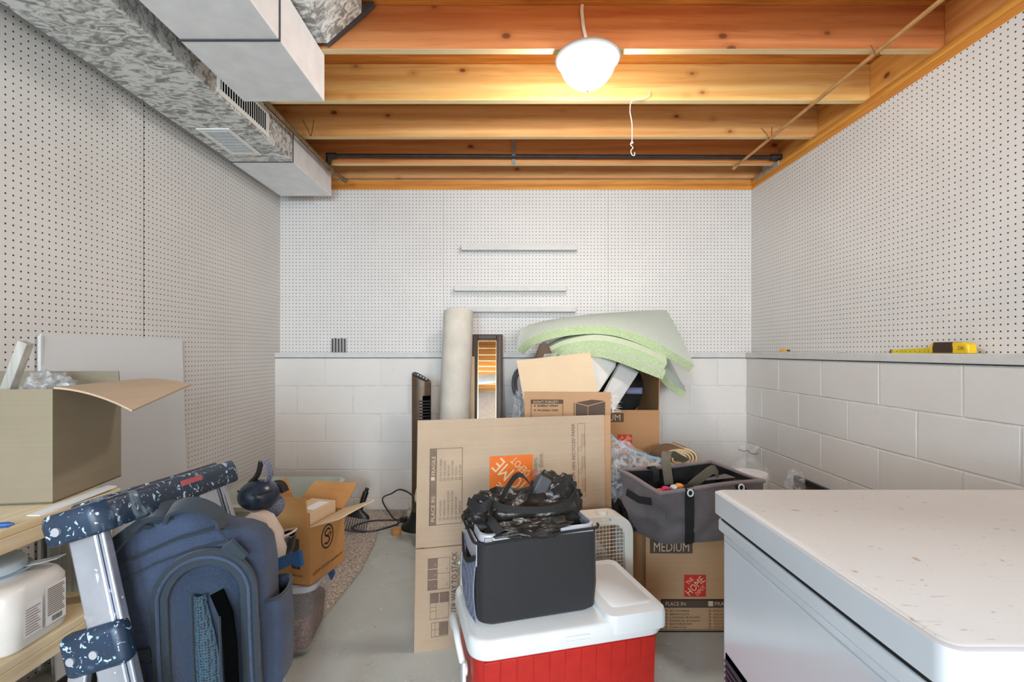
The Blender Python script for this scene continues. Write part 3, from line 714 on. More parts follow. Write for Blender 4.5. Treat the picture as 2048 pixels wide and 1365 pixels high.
mb = MB(); mb.cyl((.0, -.001, .108), (0, .0, .118), .012, 12, .008); mb.build('cap', M['seam'], t2, smooth=True)
t2 = thing('dark_hoop', 'dark oval hoop on an added support tucked at the left edge of the cardboard offcut', 'hoop', P(1042, 768, 2.75))
MB().cyl((.004, .0, -.085), (.004, 0, -P(1042, 768, 2.75).z), .008, 8).build('added_stem', M['seam'], t2, smooth=True)  # unseen rod down to the floor, added to hold up the hoop
MB().tube([Vector((.045*math.cos(i*PI/12), .01*math.sin(i*PI/12), .085*math.sin(i*PI/12))) for i in range(24)], .011, 8, closed=True).build('rim', M['seam'], t2, smooth=True)
MB().tube([Vector((.034*math.cos(i*PI/12)+.006, .01, .066*math.sin(i*PI/12))) for i in range(24)], .006, 6, closed=True).build('inner_rim', M['frame_brown'], t2, smooth=True)
mb = MB(); crumple(mb, (0, 0, 0), (.035, .04, .13), 11, .5)
o = mb.build('plastic_wrap', M['film_dense'], smooth=True); o.location = P(1038, 822, 2.6)
tag(o, 'crumpled clear plastic beside the left side of the tall carton', 'plastic wrap')
t2 = thing('white_feather', 'white downy feather sticking out at the right of the tall carton', 'feather', P(1224, 818, 2.36))
MB().tube([(0, 0, -.02), (.006, 0, .03), (.004, 0, .07)], .0015, 5).build('quill', M['feather'], t2)
mb = MB(); rnd = random.Random(4)
for i in range(46):
    z = rnd.uniform(-.02, .065); a = rnd.uniform(-.3, PI+.3) if i % 2 else rnd.uniform(-.2, 1.2); l_ = rnd.uniform(.02, .045)
    p = Vector((.004, 0, z)); q = p+Vector((math.cos(a)*l_, rnd.uniform(-.02, .01), math.sin(a)*l_*.8))
    mb.tube([p, (p+q)/2+Vector((0, 0, .003)), q], [.0012, .001, .0003], 4)
mb.build('barbs', M['feather'], t2, kind='stuff')

# two stacked medium cartons at the back right of the heap
def checklist(p, x, y, w, h, dark, words, cols=2, bar=.035):
    p.rect(x, y+h-bar, x+w, y+h, dark); p.frame(x, y, x+w, y+h, .003, dark)
    heads = words[0]
    for c in range(cols):
        cx = x+.018+c*w/cols
        if c: p.rect(cx-.004, y+h-bar*.8, cx+.016, y+h-bar*.2, M['kraft_light'], 2)
        p.text(heads[c], cx+(.022 if c else 0), y+h-bar*.72, .085, bar*.45, M['kraft_light'], k=3)
        n = len(words[1][c]); st = (h-bar-.012)/max(n, 1)
        for i, wd in enumerate(words[1][c]):
            yy = y+h-bar-.006-(i+1)*st+st*.28; s_ = st*.5
            p.frame(cx, yy, cx+s_, yy+s_, .0016, dark); p.text(wd, cx+s_+.012, yy, .011*len(wd), s_, dark)
ROOMS = [['KITCHEN', 'BEDROOM', 'LIVING ROOM', 'DINING ROOM', 'BATHROOM', 'OFFICE'], ['PICTURES', 'GLASSES', 'BOOKS', 'CLOTHES', 'TOYS', 'OTHER']]
t = thing('lower_medium_carton', 'closed medium carton underneath the open one at the back of the heap', 'box', (.66, 2.975, 0))
carton(t, .45, .44, .405, M['kraft_warm'], {}, closed=True)
t = thing('open_medium_carton', 'open medium carton with dark inside and red logo, stacked at the back', 'box', (.66, 2.975, .4115))
bd, fl = carton(t, .45, .44, .405, M['kraft_warm'], {'r': (.02, .235), 'b': (.35, .16)})
p = Print((-.225, -.22, 0), (1, 0, 0), (0, 0, 1), .0015)
p.rect(.02, .335, .243, .388, M['ink']).text('MEDIUM', .038, .344, .185, .036, M['kraft_light'], k=2)
logo(p, .195+.012, .178, .085, 'redprint')
checklist(p, .06, .02, .32, .13, M['ink'], [['PLACE IN:', 'FRAGILE'], [ROOMS[0][:5], ROOMS[1][:5]]])
p.build('print', bd)
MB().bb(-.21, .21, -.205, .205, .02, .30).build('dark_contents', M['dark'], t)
# clear blue case inside
t = thing('clear_blue_case', 'small clear case with blue contents in the dark open carton', 'case', P(1268, 782, 2.80))
MB().loft([rr(.10, .03, .008, z, 3) for z in (-.018, .018)]).build('case', M['clear'], t, smooth=True)
MB().bb(-.042, .042, -.010, .010, -.013, .009).build('contents', plain('blue_contents', C3(60, 76, 150), 0.4), t, bevel=.002)
t = thing('black_cushion', 'dark cushion stuffed in the open carton under the green foam', 'cushion', (.66, 2.95, .88))
mb = MB(); crumple(mb, (0, .05, .04), (.205, .13, .20), 21, .12); mb.build('cover', M['webbing'], t, smooth=True)

# medium carton in front on the right, under the grey tote
t = thing('front_medium_carton', 'closed medium carton with red logo under the grey fabric tote', 'box', (.573+.225, 1.955+.21, 0))
bd, fl = carton(t, .45, .42, .400, M['kraft_mid'], {}, closed=True)
p = Print((-.225, -.21, 0), (1, 0, 0), (0, 0, 1), .0015)
p.rect(.016, .325, .192, .385, M['ink']).text('MEDIUM', .032, .333, .145, .038, M['kraft_light'])
logo(p, .157, .147, .09, 'redprint')
checklist(p, .062, .008, .36, .128, M['ink'], [['PLACE IN:', 'FRAGILE'], ROOMS])
p.build('print', bd)

# big flattened carton standing on edge
BL, BR, TR, TL = Vector((-.357, 1.82, 0)), Vector((.42, 2.0, 0)), Vector((.425, 2.075, .880)), Vector((-.357, 1.895, .882))
t = thing('flattened_carton', 'large flattened kraft carton standing on edge with orange logo', 'cardboard', BL)
u = (BR-BL); W = u.length; u = u.normalized()
def sec(z0, z1, off=0):
    f = lambda a, b, k: a.lerp(b, k)
    zz = .882
    q = [f(BL, TL, z0/zz), f(BR, TR, z0/zz), f(BR, TR, z1/zz), f(BL, TL, z1/zz)]
    n = Vector((u.y, -u.x, 0))
    return [x-BL-n*off for x in q]
MB().slab(sec(0, .383), .004).build('lower_flap', M['kraft'], t)
MB().slab(sec(.388, .882), .004).build('main_panel', M['kraft'], t)
q = sec(0, .878, .010); q = [x+u*.034 for x in q]; MB().slab(q, .004).build('rear_layer', M['kraft_mid'], t)
v = (TL-BL).normalized()
p = Print((0, 0, 0), u, v, .0012)
H = PI/2
# left check-list panel, printed sideways
gx = lambda px: (px-828)/W*0+((px-831)/378.0)*W    # photo column to metres along the sheet
zc = lambda py: .385+(1102-py)/262.0*.497 if py < 1102 else .385-(py-1102)/205.0*.385
IG = M['ink_grey']
x0, x1, x2 = .050, .078, .182
zb, zt = .471, .771
p.rect(x0, zb, x1, zt, IG); p.frame(x0, zb, x2, zt, .0025, IG)
p.text('PLACE IN:', x0+.022, zb+.015, .10, .014, M['kraft_light'], H).rect(x0+.006, zt-.125, x0+.020, zt-.111, M['kraft_light'], 2)
p.text('FRAGILE', x0+.022, zt-.105, .075, .014, M['kraft_light'], H)
for i in range(6):
    xx = x1+.012+.0155*i
    for zz, wd in ((zb+.018, ROOMS[0][i]), (zb+.172, ROOMS[1][i])):
        p.frame(xx, zz, xx+.008, zz+.010, .0014, IG); p.text(wd, xx+.008, zz+.018, .0085*len(wd), .008, IG, H)
# logo (turned with the sheet) and slogan
logo(p, .293, .545, .184, 'orange', True)
p.text('More doers.', .496, .59, .125, .020, IG, H); p.text('More done.', .522, .60, .135, .022, IG, H)
p.text('BOX MADE FROM 100% RECYCLED PAPER', .665, .49, .36, .014, M['ink'], H)
p.frame(.678, .54, .712, .85, .0018, IG)
for k, zz in enumerate((.56, .655, .75)):
    p.text('PAPER RECYCLES', .700, zz, .055, .006, IG, H); p.text('TREES & WATER', .710, zz, .055, .006, IG, H)
    ring = [(.690+.008*math.cos(i*PI/5), zz-.008+.010*math.sin(i*PI/5)) for i in range(10)]
    for a_, b_ in zip(ring, ring[1:]+ring[:1]): p.line(*a_, *b_, .0012, IG)
# lower part: stacking charts
p.text('A BETTER WAY TO STACK', .162, .062, .30, .021, M['ink'], H); p.text('STACK BOXES OF DIFFERENT SIZES EASILY', .172, .07, .28, .008, IG, H)
p.rect(.048, .225, .086, .345, IG).frame(.048, .225, .135, .345, .0016, IG).line(.086, .285, .135, .285, .0016, IG)
p.line(.048, .305, .086, .305, .002, M['kraft_light'], 2).line(.048, .265, .086, .265, .002, M['kraft_light'], 2)
p.rect(.058, .175, .092, .213, IG).rect(.096, .175, .132, .213, IG).frame(.058, .115, .132, .213, .0016, IG).line(.082, .115, .082, .173, .0014, IG).line(.058, .145, .082, .145, .0014, IG).line(.058, .16, .082, .16, .0014, IG)
p.rect(.094, .052, .130, .100, IG).frame(.064, .048, .130, .102, .0016, IG).line(.064, .075, .094, .075, .0014, IG).line(.079, .048, .079, .102, .0014, IG)
for a_, b_ in ((.080, .318), (.080, .278), (.080, .238), (.126, .30), (.126, .24), (.127, .18), (.126, .06)): p.text('M', a_, b_, .006, .005, M['kraft_light'] if a_ < .09 else IG, H, k=3)
p.build('print', t)

# ------------------------------------------------------------------ green foam sheets draped over the heap
def foam(name, label, front, back, th, mats, nu=40):
    fr, bk = cat(front, 8), cat(back, 8); o = (fr[0]+bk[-1])/2
    t = thing(name, label, 'foam', o, group=None)
    mb = MB()
    def fn(a, b):
        p, q = samp(fr, a), samp(bk, a); return p.lerp(q, b)-o+Vector((0, 0, .012*math.sin(PI*b)))
    mb.sheet(fn, nu, 8, th)
    ob = mb.build('sheet', mats[0], t, smooth=50)
    # cut edge seen from the front
    m2 = MB()
    e = .0008
    tops = [samp(fr, i/nu)-o for i in range(nu+1)]
    bots = []
    for i, p in enumerate(tops):
        du = tops[min(i+1, nu)]-tops[max(i-1, 0)]; dv = fn(i/nu, 1)-fn(i/nu, 0)
        n = du.cross(dv).normalized(); bots.append(p-n*(th))
    sh_ = Vector((0, -e, 0))
    m2.loft([[a+sh_, b+sh_, b+Vector((0, .002, 0)), a+Vector((0, .002, 0))] for a, b in zip(tops, bots)])
    m2.build('cut_edge', mats[1], t, label='speckled yellow-green cut edge'); return t
FM = (M['foam'], M['foam_edge']); FY = (M['foam_y'], M['foam_edge'])
foam('foam_sheet', 'topmost large pale green foam sheet arching over the cartons to the wall',
     [P(1034, 700, 2.78), P(1060, 676, 2.74), P(1110, 659, 2.72), P(1180, 651, 2.72), P(1240, 657, 2.72), P(1300, 679, 2.72), P(1350, 706, 2.72), P(1389, 731, 2.72)],
     [P(1041, 657, 3.05), P(1075, 645, 3.2), P(1125, 636, 3.32), P(1190, 628, 3.44), P(1250, 624, 3.46), P(1300, 621, 3.48), P(1322, 620, 3.48), P(1334, 622, 3.48)], .050, FM)
foam('foam_sheet', 'second green foam sheet with yellowish top just under the topmost one',
     [P(1095, 706, 2.66), P(1130, 689, 2.62), P(1185, 681, 2.60), P(1235, 687, 2.60), P(1290, 706, 2.60), P(1334, 728, 2.60)],
     [P(1085, 696, 2.95), P(1122, 676, 3.0), P(1185, 661, 3.0), P(1240, 668, 3.0), P(1290, 684, 3.0), P(1331, 704, 3.0)], .052, FY)
foam('foam_sheet', 'lowest green foam sheet with a bluish top arching above the padded panel',
     [P(1120, 712, 2.52), P(1150, 702, 2.50), P(1185, 698, 2.50), P(1230, 706, 2.50), P(1285, 727, 2.50), P(1331, 745, 2.50)],
     [P(1120, 716, 2.7), P(1150, 710, 2.72), P(1190, 706, 2.72), P(1240, 712, 2.72), P(1290, 728, 2.72), P(1331, 744, 2.72)], .042, FM)
foam('foam_sheet', 'narrow green foam tongue hanging down at the right of the heap',
     [P(1318, 738, 2.9), P(1335, 757, 2.88), P(1352, 773, 2.86), P(1372, 784, 2.84)],
     [P(1330, 712, 3.22), P(1340, 720, 3.24), P(1352, 745, 3.25), P(1366, 770, 3.26)], .040, FM, 14)

# ------------------------------------------------------------------ linen roll, mirror, thin board, tower heater
t = thing('linen_roll', 'tall woven off-white linen roll leaning against the back wall', 'roll', (-.362, 3.05, 0))
a, b = Vector((0, 0, 0)), Vector((.028, .235, 1.43)); ax = (b-a).normalized(); uu = ax.orthogonal().normalized(); vv = ax.cross(uu)
def ringat(p, r, n=40): return [p+(uu*math.cos(2*PI*i/n)+vv*math.sin(2*PI*i/n))*r*(1+.012*math.sin(3*2*PI*i/n)) for i in range(n)]
R_ = .101
mb = MB(); mb.loft([ringat(a+ax*(1.45*k/10), R_+.001*math.sin(k)) for k in range(11)], True, False); mb.build('cloth', M['linen'], t, smooth=True)
mb = MB(); top = a+ax*1.45
sp = []
for i in range(150):
    r = .03+.069*i/149; an = i*2*PI*4/149*1.0; sp.append(top+(uu*math.cos(an)+vv*math.sin(an))*r+ax*.002)
mb.ribbon(sp, ax, .012, .0035); mb.build('rolled_edge', M['linen'], t)
mb = MB(); mb.loft([ringat(top-ax*.012, R_-.003), ringat(top-ax*.012, .001)], False, False); mb.build('roll_end', M['seam'], t)
t = thing('wall_mirror', 'dark brown framed mirror leaning on the back wall behind the linen roll', 'mirror', (-.142, 3.243, 0), rot=(-.14, 0, 0))
fw, fh, fb = .225, 1.292, .046
for (x0, x1, z0, z1) in ((-fw/2, -fw/2+fb, 0, fh), (fw/2-fb, fw/2, 0, fh)):
    MB().bb(x0, x1, -.012, .014, z0, z1).bb(x0+.010, x1-.010, -.020, -.011, z0+.01, z1-.01).build('frame_stile', M['frame_brown'], t, bevel=.004)
for z0, z1 in ((0, fb), (fh-fb, fh)):
    MB().bb(-fw/2+fb, fw/2-fb, -.012, .014, z0, z1).bb(-fw/2+fb, fw/2-fb, -.020, -.011, z0+.01, z1-.01).build('frame_rail', M['frame_brown'], t, bevel=.004)
MB().bb(-fw/2+fb-.004, fw/2-fb+.004, -.002, .004, fb-.004, fh-fb+.004).build('mirror_glass', M['mirror'], t)
MB().bb(-fw/2+fb, -fw/2+fb+.004, -.011, -.003, fb, fh-fb).bb(fw/2-fb-.004, fw/2-fb, -.011, -.003, fb, fh-fb).bb(-fw/2+fb, fw/2-fb, -.011, -.003, fh-fb-.004, fh-fb).build('bead', M['gold'], t)
t = thing('thin_board', 'thin beige board edge standing between the linen roll and the mirror', 'board', (-.236, 3.175, 0), rot=(-.12, 0, .05))
MB().bb(-.014, .016, 0, .012, 0, 1.13).build('board', M['kraft_light'], t, bevel=.002)

t = thing('tower_heater', 'bronze and black tower heater with slanted control top by the cartons', 'heater', (-.563, 3.12, 0))
mb = MB(); mb.loft([sell(.062, .062, z, 2.6, 36) for z in (.02, .25, .9)], True, False)
top = sell(.062, .062, 1.0, 2.6, 36); top = [Vector((p.x, p.y, .985-.55*(p.x)*.9+.12*p.y)) for p in top]
mb.loft([sell(.062, .062, .9, 2.6, 36), top], False, True); mb.build('housing', M['bronze'], t, smooth=50)
mb = MB(); mb.loft([[Vector((p.x*.86, p.y*.86, p.z+.004)) for p in top], [Vector((p.x*.7, p.y*.7, .989-.495*(p.x*.7)+.12*p.y*.7)) for p in top]], True, True); mb.build('control_panel', M['blackpl'], t, smooth=50)
for i in range(4):
    x = -.018+.018*i; MB().cyl((x, -.022, .991-.495*x), (x, -.022, 1.0-.495*x), .0065, 12).build('button', M['strap_metal'], t, smooth=True)
mb = MB(); mb.loft([[Vector((.030+.034*math.cos(a*PI/12), -.058-.004+.0*a, zz+0*a)) for a in range(1)] for zz in (0, 1)] if False else [[Vector((x, y, z)) for x, y in ((-.005, -.058), (.030, -.0625), (.058, -.05), (.064, -.03), (.05, -.03))] for z in (.26, .84, .87)], True, True)
mb.build('grille_recess', M['dark'], t)
for i in range(30):
    z = .27+.0195*i
    MB().ribbon([(-.005, -.0605, z), (.03, -.0655, z), (.059, -.053, z), (.067, -.03, z)], (0, 0, 1), .008, .003).build('grille_slat', M['blackpl'], t)
mb = MB(); mb.loft([sell(.135, .115, 0, 2, 36), sell(.13, .11, .012, 2, 36), sell(.08, .075, .06, 2.2, 36), sell(.058, .058, .14, 2.4, 36)]); mb.build('base', M['blackpl'], t, smooth=True)
t = thing('heater_cord', 'thin black power cord looping on the floor by the tower heater', 'cord', (-.7, 3.32, .006))
o = Vector((-.7, 3.32, .006))
MB().tube([p-o for p in cat([Vector((-.60, 3.22, .10)), P(822, 990, 3.36), P(800, 980, 3.40), P(783, 988, 3.41), P(766, 996, 3.40), P(768, 1010, 3.36), Vector((-.79, 3.26, .02)), Vector((-.72, 3.14, .018)), Vector((-.82, 3.02, .018)), Vector((-.93, 3.0, .018)), Vector((-1.0, 3.07, .018)), Vector((-.92, 3.18, .018)), Vector((-.78, 3.2, .018)), Vector((-.63, 3.2, .02))], 8)], .0045, 8).build('cable', M['blackpl'], t, smooth=True)
MB().bb(-.012, .03, -.17, -.14, .012, .045).build('plug', M['blackpl'], t, bevel=.004)
o = crumple(MB(), (0, 0, .0), (.05, .045, .085), 8, .28).build('white_rag', M['cloth'], smooth=True); o.location = (-.50, 2.83, .30)
tag(o, 'bundled white rag wedged between tower heater and flattened carton', 'rag')
o = crumple(MB(), (0, 0, 0), (.035, .06, .135), 14, .45).build('white_plastic_bag', M['cloth'], smooth=True); o.location = (-.475, 2.80, .125)
tag(o, 'crumpled white bag hanging below the rag beside the heater base', 'bag')
t = thing('wooden_stopper', 'small round tan wooden piece on the floor by the heater base', 'wooden piece', (-.70, 3.0, 0))
MB().loft([sell(.028, .024, 0, 2, 20), sell(.034, .03, .02, 2, 20), sell(.03, .026, .035, 2, 20), sell(.012, .01, .03, 2, 20)]).build('piece', M['kraft_orange'], t, smooth=True)
o = crumple(MB(), (0, 0, .025), (.035, .03, .03), 31, .5, sub=2, zfloor=0).build('paper_scrap', M['cloth']); o.location = (-.665, 3.27, .012)
tag(o, 'crumpled white scrap of paper on the carpet by the cord', 'paper')
# ------------------------------------------------------------------ chest freezer
t = thing('chest_freezer', 'white chest freezer with scuffed lid filling the near right corner', 'freezer', (1.07, .775, 0))
lx0, lx1, ly0, ly1 = -.612, .63, -.283, .288
lo = lambda x, y: (x-1.07, y-.775)
MB().loft([rr(1.215, .535, .018, z, 4, c=(.008, 0)) for z in (.03, .792)]).build('cabinet', M['freezer'], t, smooth=50)
MB().loft([rr(1.232, .553, .02, z, 4, c=(.008, 0)) for z in (.768, .792)]).build('rim', M['freezer'], t, smooth=50, bevel=.003)
MB().loft([rr(1.222, .543, .018, z, 4, c=(.008, 0)) for z in (.786, .8035)]).build('gasket', M['gasket'], t, smooth=50)
MB().loft([rr(1.238, .570, .020, z, 5, c=(.008, .002)) for z in (.803, .8475)]+[rr(1.230, .562, .018, .8495, 5, c=(.008, .002))]).build('lid', M['freezer'], t, smooth=50)
MB().loft([rr(1.228, .560, .018, .8496, 5, c=(.008, .002)), rr(1.222, .554, .016, .8512, 5, c=(.008, .002))]).build('lid_top', M['lid'], t, smooth=50)
MB().bb(-.603, -.5985, -.235, .245, .05, .75).build('side_panel', M['freezer'], t, bevel=.002)
MB().bb(-.6045, -.602, -.20, .235, .16, .517).build('vent_backing', M['dark'], t)
for i in range(28):
    s_ = MB(); z = .165+.0125*i; s_.box((-.606, .017, z), (.005, .43, .005)); s_.build('vent_louvre', M['grille'], t)
for x in (-.36, .35):
    h = thing('x', 'x', 'x') if False else MB().bb(x-.04, x+.10, -.299, -.284, .815, .835).build('hinge', M['freezer'], t, bevel=.003)
    MB().bb(x-.03, x+.09, -.297, -.272, .70, .80).build('hinge_leaf', M['freezer'], t, bevel=.003)
for x in (-.55, .57):
    for y in (-.23, .23): MB().cyl((x, y, 0), (x, y, .032), .02, 12).build('foot', M['blackpl'], t)

# ------------------------------------------------------------------ red cooler with white lid
rz = math.radians(14); t = thing('red_cooler', 'red picnic cooler with white lid under the black cooler bag', 'cooler', (-.095+.5*.585*.970-.17*.242, 1.265+.5*.585*.242+.17*.970, 0), rz)
CW, CDp = .585, .345
mb = MB(); mb.loft([rr(CW-.05, CDp-.04, .04, 0, 6), rr(CW-.04, CDp-.03, .045, .02, 6), rr(CW-.02, CDp-.014, .05, .30, 6), rr(CW-.016, CDp-.010, .05, .338, 6)]); mb.build('body', M['red'], t, smooth=50)
for i in range(11):
    x = -.235+.047*i
    MB().slab([(x-.0222, -CDp/2+.0125+.004, .03), (x+.0222, -CDp/2+.0125+.004, .03), (x+.0222, -CDp/2+.0035, .318), (x-.0222, -CDp/2+.0035, .318)], .004).build('moulded_panel', M['red'], t, bevel=.0015)
mb = MB(); mb.loft([rr(CW, CDp, .055, .325, 8), rr(CW+.006, CDp+.006, .056, .332, 8), rr(CW+.006, CDp+.006, .056, .366, 8), rr(CW-.002, CDp-.002, .053, .376, 8), rr(CW-.014, CDp-.014, .048, .380, 8)]); mb.build('lid', M['white_plastic'], t, smooth=50)
mb = MB(); mb.loft([rr(.195, CDp+.012, .03, .345, 6, c=(.200, 0)), rr(.195, CDp+.014, .03, .385, 6, c=(.200, 0)), rr(.188, CDp+.004, .028, .396, 6, c=(.200, 0)), rr(.165, CDp-.03, .025, .399, 6, c=(.200, 0))]); mb.build('lid_riser', M['white_plastic'], t, smooth=50)
mb = MB(); mb.loft([rr(.14, CDp-.075, .02, .3985, 5, c=(.2, .0)), rr(.136, CDp-.08, .02, .4005, 5, c=(.2, .0))]); mb.build('lid_inset', M['white_plastic'], t, smooth=50)
for z in (.345, .358): MB().bb(-.03, .045, -CDp/2-.006, -CDp/2-.001, z-.003, z+.003).build('finger_ridge', M['white_plastic'], t, bevel=.001)
MB().cyl((-.287, -.062, .245), (-.302, -.062, .245), .022, 16).bb(-.303, -.292, -.084, -.04, .12, .27).build('handle_bracket', M['white_plastic'], t, bevel=.004, smooth=50)
MB().tube(cat([(-.300, -.062, .262), (-.308, -.05, .30), (-.312, -.02, .325), (-.312, .06, .33), (-.308, .10, .30), (-.300, .11, .262)]), .010, 10).build('swing_handle', M['white_plastic'], t, smooth=True)
MB().cyl((-.298, -.062, .135), (-.310, -.062, .135), .011, 14).build('handle_pin', M['register'], t, smooth=True)
p = Print((-.10, -CDp/2+.002, .24), (1, 0, 0), (0, -.01, 1), .003)

# black insulated cooler bag on the cooler
rb = math.radians(15.5); t = thing('cooler_bag', 'black insulated lunch bag stuffed with mesh, standing on the red cooler', 'bag', (.068, 1.48, .3815), rb)
bw, bd_, bh = .365, .225, .240
def puff(w, d, z, r=.03): return rr(w, d, r, z, 6)
mb = MB(); mb.loft([puff(bw-.03, bd_-.03, .0), puff(bw-.004, bd_-.006, .012), puff(bw+.004, bd_+.006, .08), puff(bw+.002, bd_+.004, .17), puff(bw, bd_, bh)], True, False)
mb.build('body', M['blackfab'], t, smooth=True)
mb = MB(); mb.loft([puff(bw-.008, bd_-.008, bh-.002), puff(bw-.010, bd_-.010, bh+.018), puff(bw-.022, bd_-.022, bh+.020), puff(bw-.03, bd_-.03, bh-.05)], False, False); mb.build('silver_liner', M['silver'], t, smooth=50)
mb = MB(); crumple(mb, (0, 0, bh-.07), (bw/2-.02, bd_/2-.02, .03), 3, .1); mb.build('inner_fill', M['webbing'], t, smooth=True)
mb = MB(); x = -bw/2-.006
mb.sheet(lambda a, b: (x-.010*math.sin(PI*a)-.014*math.sin(PI*b)*.6, bd_/2-.02-(bd_-.035)*a, .01+(bh-.055-.035*math.sin(PI*a))*b), 10, 10, .003)
mb.build('mesh_pocket', M['mesh_grey'], t, smooth=True)
MB().ribbon([(x-.010*math.sin(PI*a/10)-.004, bd_/2-.02-(bd_-.035)*a/10, bh-.045-.035*math.sin(PI*a/10)) for a in range(11)], (0, 0, 1), .014, .005).build('pocket_hem', M['webbing'], t)
MB().sheet(lambda a, b: (x+.001, bd_/2-.02-(bd_-.035)*a, bh-.07+.075*b), 6, 3, .002).build('silver_side', M['silver'], t, label='silver strip above the mesh pocket')
MB().ribbon([(x-.012, .06, .15), (x-.016, .055, .11), (x-.02, .03, .06), (x-.014, -.02, .02)], (0, 1, 0), .006, .003).cyl((x-.02, .056, .12), (x-.026, .056, .12), .010, 10).build('zip_pull', M['strap_metal'], t)
zp = [q+Vector((0, 0, 0)) for q in rr(bw+.004, bd_+.004, .03, bh+.004, 6)]
MB().tube([Vector((q.x+(-.01 if q.x < 0 else .008), q.y, q.z+(.012 if q.y > 0 else 0)+.006*math.sin(9*q.x))) for q in zp if not (q.y < -.09 and abs(q.x) < .15)], .004, 6).build('open_zip', M['webbing'], t, smooth=True)
for sx in (-1, 1): MB().box((sx*.155, -bd_/2+.004, bh+.006), (.022, .012, .012)).build('zip_end', M['strap_metal'], t, bevel=.002)
# mesh laundry bag stuffed in its top
t = thing('black_mesh_sack', 'crumpled black mesh sack with strap handles spilling from the lunch bag', 'bag', (.068, 1.48, .625), rb)
mb = MB(); crumple(mb, (.0, .02, .01), (.180, .10, .095), 5.3, .34, 2.0, 4); mb.build('sack', M['blackgloss'], t, smooth=70)
mb = MB(); crumple(mb, (.10, .035, .055), (.095, .065, .092), 9.1, .32, 2.0, 4); mb.build('sack_fold', M['blackgloss'], t, smooth=70)
mb = MB(); crumple(mb, (-.02, -.085, .012), (.135, .045, .030), 2.7, .4, 2.2, 4); mb.build('sack_fold', M['blackgloss'], t, smooth=70)
mb = MB(); crumple(mb, (-.12, .03, .035), (.075, .06, .062), 12.7, .34, 2.0, 4); mb.build('sack_fold', M['blackgloss'], t, smooth=70)
MB().ribbon(cat([(-.105, -.02, .06), (-.085, -.03, .11), (-.055, -.03, .152), (-.035, -.03, .158), (-.01, -.02, .135), (.025, -.02, .075), (.03, -.02, .05)]), (0, 1, .3), .024, .003).build('strap_handle', M['webbing'], t, smooth=50)
MB().ribbon(cat([(-.16, -.02, .10), (-.125, -.06, .085), (-.08, -.085, .075), (.02, -.10, .070), (.09, -.09, .078), (.13, -.06, .10), (.12, -.02, .118), (.07, -.03, .095)]), (0, .1, 1), .020, .003).build('rim_band', M['webbing'], t, smooth=50)
MB().ribbon(cat([(-.195, -.01, .085), (-.165, -.055, .075), (-.135, -.06, .09), (-.145, -.09, .055), (-.12, -.11, .02)]), (0, .2, 1), .026, .003).build('rim_band', M['webbing'], t, smooth=50)
MB().box((.035, .0, .10), (.045, .03, .085), M=Matrix.Rotation(.5, 3, 'Y')).build('buckle', M['seam'], t, bevel=.006)
mb = MB(); mb.sheet(lambda a, b: (.02+.10*a, .045+.01*math.sin(7*a), .055+.10*b*(1-.55*a)+.006*math.sin(9*a+4*b)), 8, 6, .002)
mb.build('orange_net', film('orange_mesh', C3(190, 80, 40), .4, .35), t, smooth=True, label='thin rusty orange net')

# ------------------------------------------------------------------ white box fan behind the cooler
t = thing('box_fan', 'white box fan with wire grille behind the cooler', 'fan', (.235, 1.868, 0), math.radians(13))
W_, H_, D_, r_ = .52, .50, .10, .075
def rrv(w, h, r, y, n=8): return [Vector((p.x, y, p.y+H_/2+.012)) for p in rr(w, h, r, 0, n)]
mb = MB(); mb.loft([rrv(W_, H_, r_, -D_/2), rrv(W_, H_, r_, D_/2), rrv(W_-.07, H_-.07, r_-.02, D_/2), rrv(W_-.07, H_-.07, r_-.02, -D_/2), rrv(W_, H_, r_, -D_/2)], False, False)
mb.build('housing', M['fanwhite'], t, bevel=.006, smooth=50)
mb = MB()
for i in range(31):
    x = -.216+.0144*i
    mb.tube([(x, -D_/2-.001, .045), (x, -D_/2-.006, H_/2), (x, -D_/2-.001, H_-.02)], .0011, 4)
for i in range(31):
    z = .047+.0144*i; mb.tube([(-.22, -D_/2+.0, z), (0, -D_/2-.005, z), (.22, -D_/2+.0, z)], .0013 if i % 2 else .0018, 4)
mb.build('grille', M['fanwhite'], t, kind='stuff')
MB().cyl((0, -.03, H_/2), (0, .03, H_/2), .04, 20).build('hub', M['fanblade'], t, smooth=True)
for k in range(5):
    a = k*2*PI/5+.25; mb = MB()
    mb.sheet(lambda u_, v_: (math.cos(a+(v_-.5)*(.7+.5*u_))*(.035+.165*u_), -.02+.04*v_, H_/2+math.sin(a+(v_-.5)*(.7+.5*u_))*(.035+.165*u_)), 5, 4, .003)
    mb.build('blade', M['fanblade'], t, smooth=True)
MB().loft([[Vector((.14+.024*math.cos(i*PI/10)*k, -.02+.024*math.sin(i*PI/10)*k, H_+.010+h)) for i in range(20)] for k, h in ((1, 0), (1, .010), (.8, .016))]).build('knob', M['fanwhite'], t, smooth=50)
for x in (-.18, .18): MB().bb(x-.03, x+.03, -.07, .07, 0, .014).build('foot', M['fanwhite'], t, bevel=.004)
MB().cyl((.16, -D_/2-.001, H_-.0), (.16, -D_/2-.004, H_-.0), .004, 8).build('screw', M['strap_metal'], t)

